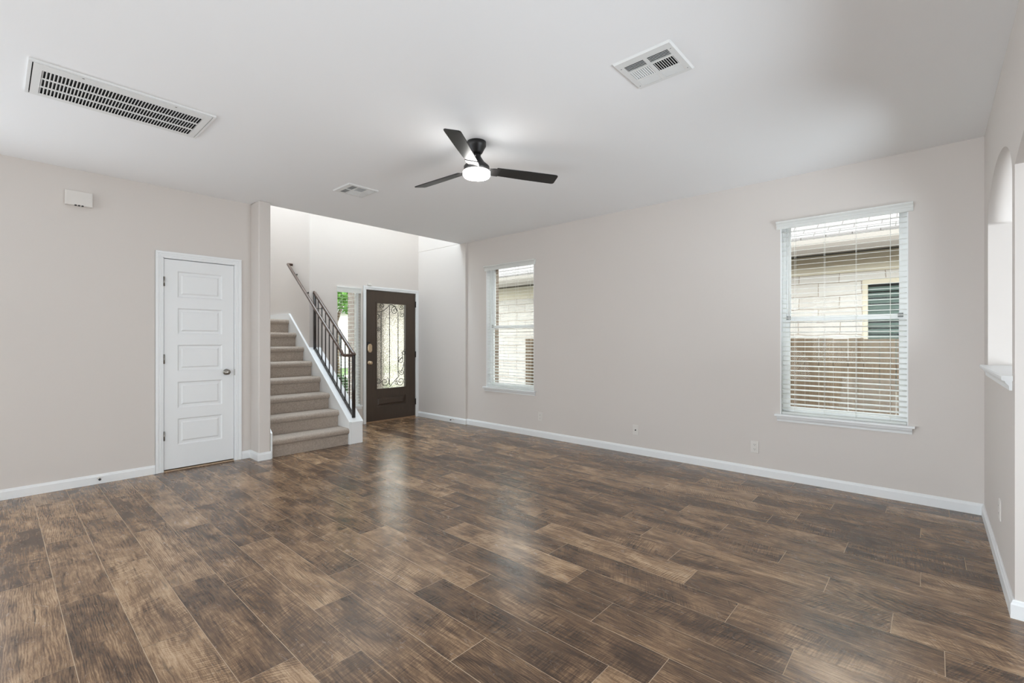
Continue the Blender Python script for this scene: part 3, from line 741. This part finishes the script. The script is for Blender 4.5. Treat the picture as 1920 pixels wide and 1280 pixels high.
b3 = make_blind(SY0, SY1, XF - 0.036, SZ1, SZ0 + 0.008, (XF, (SY0 + SY1) / 2, SZ0), 'narrow white slat blind in the sidelight beside the front door', None, axis=0, ladders=2, valance=False)
mb = MB(); mb.prism([(XF + 0.001, SZ1 - 0.055), (XF + 0.012, SZ1 - 0.055), (XF + 0.012, SZ1 + 0.0), (XF + 0.022, SZ1 + 0.018), (XF + 0.022, SZ1 + 0.026), (XF + 0.001, SZ1 + 0.026)], 1, SY0 - 0.012, SY1 - 0.002); mb.build('valance', M['slat'], b3)
# tall window over the entry door (out of view)
w4 = sroot('window_4', (XF, 3.85, 3.35), 'tall window above the front door', 'window')
mb = MB()
for a, b, c, d in ((3.2, 3.24, 3.35, 4.85), (4.46, 4.5, 3.35, 4.85), (3.24, 4.46, 3.35, 3.39), (3.24, 4.46, 4.81, 4.85), (3.83, 3.87, 3.39, 4.81)): mb.box(XF - 0.12, a, c, XF - 0.06, b, d)
mb.build('window_frame', M['vinyl'], w4, weld=False)
mb = MB(); mb.box(XF - 0.095, 3.24, 3.39, XF - 0.091, 4.46, 4.81); mb.build('glass_pane', M['glass'], w4)
w5 = sroot('window_5', (-1.35, Y0, 0.25), 'wide rear glazing behind the viewer', 'window')
mb = MB()
for a in (-2.4, -1.375, -0.35): mb.box(a, Y0 - 0.11, 0.30, a + 0.05, Y0 - 0.05, 2.40)
mb.box(-2.4, Y0 - 0.11, 0.25, -0.3, Y0 - 0.05, 0.30); mb.box(-2.4, Y0 - 0.11, 2.40, -0.3, Y0 - 0.05, 2.45); mb.build('window_frame', M['vinyl'], w5, weld=False)
mb = MB(); mb.box(-2.35, Y0 - 0.085, 0.30, -0.35, Y0 - 0.081, 2.40); mb.build('glass_pane', M['glass'], w5)
w6 = sroot('window_6', (XR, 1.9, 0.9), 'side room window beyond the wide arch', 'window')
mb = MB()
for a in (1.2, 1.875, 2.55): mb.box(XR + 0.05, a, 0.95, XR + 0.10, a + 0.05, 2.15)
mb.box(XR + 0.05, 1.2, 0.9, XR + 0.10, 2.6, 0.95); mb.box(XR + 0.05, 1.2, 2.15, XR + 0.10, 2.6, 2.2); mb.build('window_frame', M['vinyl'], w6, weld=False)
mb = MB(); mb.box(XR + 0.073, 1.25, 0.95, XR + 0.077, 2.55, 2.15); mb.build('glass_pane', M['glass'], w6)

# ------------------------------------------------------------------ staircase
RISE, RUN, NX = 0.197, 0.2475, -5.275
CY0, CY1 = 2.898, 3.078                    # curb wall beside the stairs
st = thing('staircase', (-5.3, 2.45, 0), 'beige carpeted staircase with white stringers rising beside the entry', 'staircase')
SA, SB = YS0 + 0.018, CY0 - 0.0005
for k in range(8):
    zt = RISE * (k + 1); xn = NX - RUN * k; xr = xn - 0.032
    xback = xr - RUN if k < 7 else XB + 0.002
    nr = 0.036
    prof = [(xr, zt - RISE), (xr, zt - 0.072)]
    for i in range(11):
        a = -PI / 2 + PI * i / 10; prof.append((xn - nr + 0.0 + nr * math.cos(a), zt - nr + nr * math.sin(a)))
    prof += [(xback, zt), (xback, zt - RISE)]
    mb = MB(); mb.prism(prof, 1, SA, SB)
    o = mb.build('step' if k < 7 else 'landing', M['carpet'], st)
    for p in o.data.polygons: p.use_smooth = False
# stringers (white skirt boards) and the curb wall with its sloped cap
slope = RISE / RUN
ztop = lambda x: 0.272 + slope * (-5.280 - x)
XK = -7.030
mb = MB()
mb.prism([(-5.280, 0), (-5.280, ztop(-5.28)), (XK, ztop(XK)), (XB + 0.002, ztop(XK)), (XB + 0.002, 0)], 1, CY0 + 0.0005, YS1 - 0.0005)
mb.build('stringer', M['trim'], st)
mb = MB(); mb.prism([(-5.2655, 0.0), (-5.2655, ztop(-5.28)), (XK, ztop(XK)), (XB + 0.002, ztop(XK)), (XB + 0.002, 0.0)], 1, YS0 + 0.0005, YS0 + 0.017); mb.build('stringer', M['trim'], st)
mb = MB(); mb.prism([(-5.280, 0), (-5.280, ztop(-5.28) - 0.018), (XF + 0.0005, ztop(XF) - 0.018), (XF + 0.0005, 0)], 1, YS1 + 0.0005, CY1)
curb = struct(mb.build('wall_stair_curb', M['trim']), 'low white sloped curb wall beside the carpeted stairs', 'curb wall')
mb = MB(); mb.prism([(-5.274, ztop(-5.274) - 0.0175), (-5.274, ztop(-5.274)), (XF + 0.0005, ztop(XF)), (XF + 0.0005, ztop(XF) - 0.0175)], 1, YS1 + 0.0005, CY1 + 0.006)
mb.build('curb_cap', M['trim'], curb)

# ------------------------------------------------------------------ railing on the curb, with the wall-side handrail it carries
YR, YH = 2.985, 2.855
XP0, XP1 = -5.330, -6.375
rl = thing('stair_railing', (XP0, YR, ztop(XP0)), 'dark metal stair railing with slim balusters and a brown handrail', 'railing')
zr = lambda x: 1.098 + slope * (XP0 - x)         # top rail centre
mb = MB(); mb.tube([(XP0, YR, ztop(XP0) + 0.001), (XP0, YR, zr(XP0))], 0.022, 14); mb.build('newel_post', M['bronze'], rl)
mb = MB(); mb.tube([(XP1, YR, ztop(XP1) + 0.001), (XP1, YR, zr(XP1))], 0.019, 14); mb.build('newel_post', M['bronze'], rl)
mb = MB(); mb.tube([(XP0 + 0.014, YR, zr(XP0) - 0.012), (XP0 + 0.004, YR, zr(XP0) + 0.004), (XP0 - 0.02, YR, zr(XP0 - 0.02)), (XP1 + 0.012, YR, zr(XP1 + 0.012)), (XP1 - 0.006, YR, zr(XP1) + 0.006), (XP1 - 0.012, YR, zr(XP1) - 0.02)], 0.022, 14); o = mb.build('top_rail', M['railwood'], rl); o['label'] = 'brown top rail'
mb = MB(); zb = lambda x: ztop(x) + 0.022
mb.tube([(XP0 - 0.02, YR, zb(XP0 - 0.02)), (XP1 + 0.018, YR, zb(XP1 + 0.018))], 0.017, 4, square=True); mb.build('bottom_rail', M['bronze'], rl)
for k in range(9):
    x = XP0 + (XP1 - XP0) * (k + 1) / 10
    mb = MB(); mb.tube([(x, YR, zb(x)), (x, YR, zr(x) - 0.010)], 0.0075, 8); mb.build('baluster', M['bronze'], rl)
zh = lambda x: 1.098 + slope * (-5.345 - x)
XU = -6.945
mb = MB(); mb.tube([(XP0, YR - 0.020, 1.085), (XP0 - 0.014, YH + 0.02, 1.085), (XP0 - 0.018, YH + 0.004, 1.088), (XP0 - 0.032, YH, 1.100), (XP0 - 0.06, YH, zh(XP0 - 0.06)), (XU, YH, zh(XU)), (XU - 0.012, YH + 0.006, zh(XU) + 0.003), (XU - 0.012, YS1 - 0.002, zh(XU) + 0.003)], 0.019, 12)
hr = mb.build('handrail', M['railwood'], rl); hr['label'] = 'brown wall-side handrail'
for x in (-6.80, -6.44, -6.15):
    mb = MB(); ye = (YS1 - 0.001) if x < XF else YR
    mb.tube([(x, YH, zh(x) - 0.014), (x, YH + 0.003, zh(x) - 0.033), (x, YH + 0.012, zh(x) - 0.040), (x, ye, zh(x) - 0.040)], 0.0045, 8)
    if x < XF: mb.lathe([(0, 0), (0.014, 0), (0.014, 0.005), (0, 0.005)], (x, YS1 - 0.006, zh(x) - 0.040), 16, axis=1)
    mb.build('bracket', M['bronze'], hr)

# ------------------------------------------------------------------ ceiling fan
FC = Vector((-2.52, 2.405, H))
fan = thing('ceiling_fan', FC, 'black three blade ceiling fan with a glowing round light', 'ceiling fan')
fx, fy = FC.x, FC.y
mb = MB(); mb.lathe([(0.0, H), (0.070, H - 0.0005), (0.070, H - 0.030), (0.066, H - 0.036), (0.044, H - 0.078), (0.036, H - 0.088), (0.0, H - 0.088)], (fx, fy, 0), 48); mb.build('canopy', M['black'], fan)
mb = MB(); mb.lathe([(0.0, H - 0.085), (0.031, H - 0.085), (0.031, H - 0.108), (0.040, H - 0.122), (0.058, H - 0.150), (0.088, H - 0.176), (0.095, H - 0.184), (0.096, H - 0.222), (0.0, H - 0.222)], (fx, fy, 0), 48); mh = mb.build('motor_housing', M['black'], fan)
mb = MB(); mb.box(fx + 0.012, fy - 0.055, H - 0.130, fx + 0.030, fy - 0.040, H - 0.118); o = mb.build('switch_window', M['plastic'], mh)
mb = MB(); mb.lathe([(0.0, H - 0.222), (0.099, H - 0.222), (0.101, H - 0.226), (0.101, H - 0.246), (0.094, H - 0.258), (0.068, H - 0.266), (0.0, H - 0.270)], (fx, fy, 0), 48); o = mb.build('light_lens', M['lens'], fan); o['label'] = 'glowing white round lens'
def make_blade(ang):
    # local frame: radial r along +x, width along y, pitched
    pr = [(0.150, -0.046), (0.40, -0.056), (0.628, -0.060), (0.642, -0.057), (0.650, -0.047), (0.656, 0.044), (0.649, 0.055), (0.635, 0.058), (0.40, 0.057), (0.150, 0.050)]
    br = [(0.085, -0.034), (0.130, -0.046), (0.176, -0.047), (0.176, 0.051), (0.130, 0.050), (0.085, 0.040)]
    pitch = R(-13); rot = Matrix.Rotation(ang, 4, 'Z') @ Matrix.Rotation(pitch, 4, 'X')
    z = H - 0.200
    def mk(prof, t0, t1):
        mb = MB(); n = len(prof)
        lo = [rot @ Vector((p[0], p[1], t0)) + Vector((fx, fy, z)) for p in prof]; hi = [rot @ Vector((p[0], p[1], t1)) + Vector((fx, fy, z)) for p in prof]
        mb.raw(lo + hi, [tuple(range(n))[::-1], tuple(range(n, 2 * n))] + [(i, (i+1)%n, n+(i+1)%n, n+i) for i in range(n)]); return mb
    b = mk(pr, -0.004, 0.004).build('blade', M['blade'], fan, bevel=0.002)
    mk(br, -0.008, -0.0045).build('blade_bracket', M['black'], b, bevel=0.001)
for a in (21, 141, 261): make_blade(YAW + R(a))

# ------------------------------------------------------------------ ceiling vents
def make_vent(cx, cy, label):
    v = thing('ceiling_vent', (cx, cy, H), label, 'vent', 'square supply vents in the ceiling')
    s = 0.152; zf = H - 0.0085
    cols_ = [(-0.120, -0.010), (0.010, 0.122)]; rows_ = [(-0.108, -0.050), (-0.035, 0.050), (0.066, 0.130)]
    mb = MB(); xs = sorted([-s, s] + [q for c in cols_ for q in c]); ys = sorted([-s, s] + [q for r in rows_ for q in r])
    for i in range(len(xs) - 1):
        for j in range(len(ys) - 1):
            if any(abs(xs[i] - c[0]) < 1e-6 for c in cols_) and any(abs(ys[j] - r[0]) < 1e-6 for r in rows_): continue
            mb.box(cx + xs[i], cy + ys[j], zf - 0.003, cx + xs[i+1], cy + ys[j+1], zf)
    e = 0.007      # bevelled rim up to the ceiling
    o4 = [(-s-e,-s-e),(s+e,-s-e),(s+e,s+e),(-s-e,s+e)]; i4 = [(-s,-s),(s,-s),(s,s),(-s,s)]
    for k in range(4):
        a, b = o4[k], o4[(k+1)%4]; c, d = i4[(k+1)%4], i4[k]
        mb.poly([(cx+a[0],cy+a[1],H-0.0005),(cx+b[0],cy+b[1],H-0.0005),(cx+c[0],cy+c[1],zf-0.003),(cx+d[0],cy+d[1],zf-0.003)])
    fr = mb.build('vent_frame', M['vent'], v, weld=False)
    mb = MB(); mb.box(cx - s, cy - s, H - 0.0012, cx + s, cy + s, H - 0.0006); mb.build('duct', M['duct'], v)
    def blade(mb, p, q, axis, tilt):   # thin louvre from p..q along axis at tilt
        w, t = 0.0085, 0.0008
        c, sn = math.cos(tilt), math.sin(tilt)
        pr = [(-w/2, -t), (w/2, -t), (w/2, t), (-w/2, t)]
        pr = [(a * c - b * sn, a * sn + b * c) for a, b in pr]
        if axis == 0: mb.prism([(p[1] + a, zf - 0.004 + b + 0.004) for a, b in pr], 0, p[0], q)
        else: mb.prism([(p[0] + a, zf + b) for a, b in pr], 1, p[1], q)
    for ci, c in enumerate(cols_):
        for ri, r in enumerate(rows_):
            mb = MB()
            if ri != 1:
                n = 5
                for k in range(n):
                    y = r[0] + (r[1] - r[0]) * (k + 0.5) / n
                    blade(mb, (cx + c[0], cy + y), cx + c[1], 0, R(42) if ri == 0 else R(-42))
            else:
                n = 9
                for k in range(n):
                    x = c[0] + (c[1] - c[0]) * (k + 0.5) / n
                    blade(mb, (cx + x, cy + r[0]), cy + r[1], 1, R(-42) if ci == 1 else R(42))
            mb.build('louvre_bank', M['vent'], v, weld=False)
    for sx in (-0.137, 0.137):
        for sy in (-0.10, 0.12):
            mb = MB(); mb.lathe([(0, zf - 0.0045), (0.003, zf - 0.004), (0.004, zf - 0.003)], (cx + sx, cy + sy, 0), 10); mb.build('screw', M['latch'], v)
    return v
v1 = make_vent(-1.113, 2.372, 'square white ceiling vent between the fan and the arched wall')
copy_tree(v1, (-4.205, 2.380, H), 'square white ceiling vent between the fan and the stairs')

# return air grille
rg = thing('return_grille', (-3.735, 0.55, H), 'long white return air grille with three rows of dark slots', 'grille')
gx0, gx1, gy0, gy1 = -3.955, -3.510, 0.135, 0.965; zf = H - 0.012
rows_ = [(-3.686, -3.583), (-3.806, -3.704), (-3.924, -3.826)]
NS = 48; ya, yb = 0.178, 0.921; ps = (yb - ya) / NS
mb = MB()
for a, b in ((gx0, rows_[2][0]), (rows_[2][1], rows_[1][0]), (rows_[1][1], rows_[0][0]), (rows_[0][1], gx1)): mb.box(a, ya, zf - 0.003, b, yb, zf)
mb.box(gx0, gy0 + 0.005, zf - 0.003, gx1, ya, zf); mb.box(gx0, yb, zf - 0.003, gx1, gy1 - 0.004, zf)
face = mb.build('grille_face', M['vent'], rg, weld=False)
mb = MB()
for r in rows_:
    for k in range(NS + 1):
        y = ya + k * ps; t = R(38); w = 0.011
        pr = [(-0.0024, 0), (0.0024, 0), (0.0024 + 0.004, 0.008), (0.0010 + 0.002, 0.008)]
        mb.prism([(y + a, zf - 0.003 + b) for a, b in pr], 0, r[0], r[1])
mb.build('grille_bars', M['vent'], rg, weld=False)
mb = MB(); e = 0.014
for a, b, c, d in ((gx0 - e, gx1 + e, gy0 - e, gy0), (gx0 - e, gx1 + e, gy1, gy1 + e), (gx0 - e, gx0 - 0.001, gy0, gy1), (gx1 + 0.001, gx1 + e, gy0, gy1)): mb.box(a, c, H - 0.013, b, d, H - 0.0004)
mb.build('grille_frame', M['vent'], rg, weld=False)
mb = MB(); mb.box(gx0, gy0, H - 0.0012, gx1, gy1, H - 0.0005); mb.build('duct', M['duct'], rg)
for y in (gy0 + 0.2, gy1 - 0.2):
    mb = MB(); mb.lathe([(0, zf - 0.005), (0.005, zf - 0.004), (0.006, zf - 0.003)], (gx1 - 0.012, y, 0), 10); mb.build('latch_screw', M['nickel'], rg)

# ------------------------------------------------------------------ small things on the walls
# door chime
ch = thing('door_chime', (XL, 0.49, 2.425), 'small white door chime box high on the wall left of the closet door', 'door chime')
mb = MB(); mb.box(XL, 0.403, 2.425, XL + 0.045, 0.578, 2.548); mb.build('chime_cover', M['plastic'], ch, bevel=0.004)
for k in range(3):
    mb = MB(); y = 0.462 + 0.022 * k; mb.box(XL + 0.018, y, 2.4235, XL + 0.0458, y + 0.014, 2.4300); mb.build('sound_slot', M['slot'], ch)
# outlets on the window wall
def outlet(loc, label, jack=False):
    o = thing('wall_outlet' if not jack else 'cable_outlet', loc, label, 'outlet', 'wall plates along the window wall' if not jack else None)
    x, y, z = loc
    mb = MB(); mb.box(x - 0.035, y - 0.006, z - 0.057, x + 0.035, y, z + 0.057); mb.build('cover_plate', M['plastic'], o, bevel=0.003)
    if not jack:
        for dz in (-0.021, 0.021):
            mb = MB(); mb.box(x - 0.017, y - 0.0085, z + dz - 0.014, x + 0.017, y - 0.006, z + dz + 0.014); s = mb.build('socket', M['plastic'], o, bevel=0.002)
            mb = MB()
            for dx_ in (-0.0065, 0.0065): mb.box(x + dx_ - 0.001, y - 0.0088, z + dz - 0.002, x + dx_ + 0.001, y - 0.0080, z + dz + 0.007)
            mb.lathe([(0, -0.0003), (0.0026, 0), (0, 0.0003)], (x, y - 0.0087, z + dz - 0.007), 8, axis=1); mb.build('slots', M['slot'], s, weld=False)
    else:
        mb = MB(); mb.lathe([(0.0, 0.0), (0.0075, 0.0), (0.0075, -0.003), (0.005, -0.004), (0.005, -0.011), (0.0, -0.011)], (x, y - 0.006, z), 14, axis=1); mb.build('cable_jack', M['slot'], o)
    for dz in ((0,) if not jack else (-0.042, 0.042)):
        mb = MB(); mb.lathe([(0.0028, 0), (0.002, -0.001), (0, -0.0013)], (x, y - 0.006, z + dz), 8, axis=1); mb.build('screw', M['plastic'], o, weld=False)
    return o
o1 = outlet((-1.243, YD, 0.266), 'white duplex outlet on the window wall left of the large near window')
copy_tree(o1, (-3.822, YD, 0.270), 'white duplex outlet just under the far window nearest the entry')
outlet((-2.462, YD, 0.268), 'white cable jack plate with a dark connector midway along the window wall', True)
o3 = copy_tree(o1, (XA, 3.705, 0.335), 'white duplex outlet on the arched wall below the ledge'); o3.rotation_euler = (0, 0, R(-90)); 
if 'group' in o3: del o3['group']
# spring door stops on the baseboards
def door_stop(loc, direction, label):
    o = thing('door_stop', loc, label, 'door stop', 'spring door stops on the baseboards')
    d = Vector(direction); p = Vector(loc)
    mb = MB(); mb.tube([p, p + d * 0.006], 0.011, 12); mb.build('base', M['plastic'], o)
    pts = []
    side = d.cross(Vector((0, 0, 1)))
    for i in range(70):
        a = i * 2 * PI / 9; pts.append(p + d * (0.006 + 0.052 * i / 69) + side * 0.006 * math.cos(a) + Vector((0, 0, 0.006)) * math.sin(a))
    mb = MB(); mb.tube(pts, 0.0012, 5); mb.build('spring', M['plastic'], o)
    mb = MB(); mb.tube([p + d * 0.056, p + d * 0.060, p + d * 0.072, p + d * 0.076], [0.006, 0.0095, 0.0095, 0.007], 12); mb.build('bumper', M['rubber'], o)
    return o
door_stop((XL + BT, 0.62, 0.052), (1, 0, 0), 'spring door stop with dark tip on the baseboard left of the closet door')
door_stop((-5.487, YF - BT, 0.052), (0, -1, 0), 'spring door stop with dark tip on the entry baseboard right of the front door')

# ------------------------------------------------------------------ outside
GZ = -0.32
mb = MB(); mb.box(-40, -30, GZ - 0.3, 30, 60, GZ); struct(mb.build('ground', M['concrete']))
mb = MB(); mb.box(-34, -6, GZ + 0.001, -11.5, 40, GZ + 0.03); struct(mb.build('lawn', M['lawn']))
mb = MB(); mb.box(-19.5, -6, GZ + 0.030, -14.5, 40, GZ + 0.045); struct(mb.build('street', M['concrete']))
mb = MB(); mb.box(-9.6, 2.0, GZ + 0.001, XF - 0.141, 7.4, -0.03); struct(mb.build('porch_slab', M['concrete']))
mb = MB(); mb.box(-8.3, YS1 + 0.131, 2.742, XF - 0.141, 7.0, 2.86); struct(mb.build('porch_ceiling', M['beige']))
# neighbouring house
NY = 8.2
nh = thing('neighbor_house', (-2, NY, GZ), 'pale limestone neighbouring house with shingled roof outside the windows', 'house')
nw = [(-0.735, 0.55, 0.50, 2.13)]
mb = MB(); grid_wall(mb, 1, NY, NY + 0.2, -12, 6, GZ, 2.24, nw); mb.build('stone_wall', M['stone'], nh)
mb = MB(); mb.box(-12, NY - 0.02, 2.24, 6, NY + 0.2, 2.60); mb.build('frieze_board', M['beige'], nh)
mb = MB(); mb.box(-12, NY - 0.40, 2.585, 6, NY + 0.02, 2.605); mb.box(-12, NY - 0.24, 2.515, 6, NY - 0.021, 2.5845); mb.build('soffit', M['soffit'], nh, weld=False)
mb = MB(); mb.prism([(NY - 0.54, 2.54), (NY - 0.56, 2.60), (NY - 0.56, 2.685), (NY - 0.42, 2.685), (NY - 0.42, 2.48), (NY - 0.50, 2.48)], 0, -12, 6); mb.build('gutter', M['gutter'], nh)
mb = MB(); mb.prism([(NY - 0.46, 2.695), (NY - 0.46, 2.73), (NY + 4.5, 5.72), (NY + 4.5, 5.60)], 0, -12.3, 6.3); mb.build('roof', M['shingle'], nh)
mb = MB()
for a, b, c, d in ((nw[0][0], nw[0][0] + .06, .5, 2.13), (nw[0][1] - .06, nw[0][1], .5, 2.13), (nw[0][0] + .06, nw[0][1] - .06, .5, .56), (nw[0][0] + .06, nw[0][1] - .06, 2.06, 2.13)): mb.box(a, NY + 0.02, c, b, NY + 0.10, d)
nf = mb.build('window_frame', M['beige'], nh, weld=False)
mb = MB(); z = 0.60
while z < 2.03: mb.prism([(NY + 0.10, z), (NY + 0.085, z + 0.06), (NY + 0.09, z + 0.062), (NY + 0.105, z + 0.002)], 0, nw[0][0] + .06, nw[0][1] - .06); z += 0.085
mb.build('shutter_slats', M['greenslat'], nf, weld=False)
mb = MB(); mb.box(nw[0][0], NY + 0.13, .5, nw[0][1], NY + 0.19, 2.13); mb.build('window_pane', M['darkglass'], nf)
# side yard fence
FYN = 6.55
fe = thing('wooden_fence', (-1.5, FYN, GZ), 'weathered cedar picket fence between the two houses', 'fence')
mb = MB(); x = -5.40; k = 0
random.seed(3)
while x < 2.6:
    zt = 1.288 + random.uniform(-0.006, 0.006); w = random.uniform(0.134, 0.139)
    mb.prism([(x, GZ), (x + w, GZ), (x + w, zt), (x, zt)], 1, FYN, FYN + 0.018); x += 0.142
mb.build('pickets', M['fence'], fe, weld=False)
for z in (0.0, 0.95):
    mb = MB(); mb.box(-5.4, FYN + 0.0185, z, 2.6, FYN + 0.055, z + 0.085); mb.build('rail', M['fence'], fe)
for x in (-5.50, -3.1, -0.7, 1.7):
    mb = MB()
    if x < -5: mb.box(x - 0.02, FYN - 0.05, GZ, x + 0.09, FYN + 0.06, 1.30)
    else: mb.box(x, FYN + 0.056, GZ, x + 0.09, FYN + 0.146, 1.20)
    mb.build('fence_post', M['fence'], fe)
# brick porch column
bc = thing('porch_column', (-7.67, 4.54, -0.03), 'brown brick porch column seen through the sidelight', 'column')
mb = MB(); mb.box(-7.90, 4.31, -0.0295, -7.44, 4.77, 2.60); mb.build('brick_shaft', M['brick'], bc)
mb = MB(); mb.box(-7.95, 4.26, 2.60, -7.39, 4.82, 2.74); mb.build('capital', M['beige'], bc)
# tree in the front yard
def foliage(centers, n, size, seed):
    rnd = random.Random(seed); mb = MB()
    for (cx, cy, cz, rx, rz) in centers:
        for _ in range(n):
            u = Vector((rnd.gauss(0,1), rnd.gauss(0,1), rnd.gauss(0,1))).normalized() * (rnd.random() ** 0.4)
            p = Vector((cx + u.x * rx, cy + u.y * rx, cz + u.z * rz))
            a = Vector((rnd.gauss(0,1), rnd.gauss(0,1), rnd.gauss(0,1))).normalized(); b = a.orthogonal().normalized()
            s = size * rnd.uniform(0.6, 1.3)
            mb.poly([p - a * s, p + b * s * 0.5, p + a * s, p - b * s * 0.5])
    return mb
tr = thing('street_tree', (-13.2, 6.75, GZ), 'leafy green tree in the front yard seen through the sidelight', 'tree')
foliage([(-13.2, 6.75, 3.6, 1.5, 1.3), (-13.6, 7.5, 3.0, 1.1, 0.9), (-12.9, 6.2, 2.7, 0.9, 0.7), (-13.4, 6.4, 4.4, 1.2, 1.0)], 2400, 0.062, 5).build('foliage', M['leaf'], tr, weld=False)
mb = MB(); mb.tube([(-13.2, 6.85, GZ), (-13.22, 6.82, 1.0), (-13.15, 6.75, 2.2), (-13.2, 6.7, 3.6)], [0.12, 0.10, 0.08, 0.04], 10); mb.tube([(-13.18, 6.78, 1.7), (-13.4, 7.2, 2.6), (-13.6, 7.5, 3.2)], [0.05, 0.04, 0.02], 8); mb.build('trunk', M['bark'], tr)
sh = thing('garden_shrub', (-11.0, 5.6, GZ), 'dark green low shrub in the front bed seen through the sidelight', 'shrub')
foliage([(-11.0, 5.6, 0.05, 0.55, 0.40), (-11.1, 6.1, 0.0, 0.45, 0.35)], 900, 0.055, 9).build('foliage', M['leafdark'], sh, weld=False)
mb = MB(); mb.tube([(-11.0, 5.7, GZ), (-11.0, 5.6, 0.1)], 0.02, 6); mb.build('stem', M['bark'], sh)
# house across the street
hs = thing('house_across_street', (-26, 14, GZ), 'pale house across the street seen through the sidelight', 'house')
mb = MB(); mb.box(-30, 6, GZ, -25, 24, 2.9); mb.build('wall', M['palewall'], hs)
mb = MB(); mb.prism([(-31, 2.85), (-24.5, 2.85), (-27.7, 4.9)], 1, 5.5, 24.5); mb.build('roof', M['shingle'], hs)
mb = MB(); mb.box(-25.02, 11.5, 0.4, -24.97, 13.2, 1.9); mb.build('window', M['darkglass'], hs)
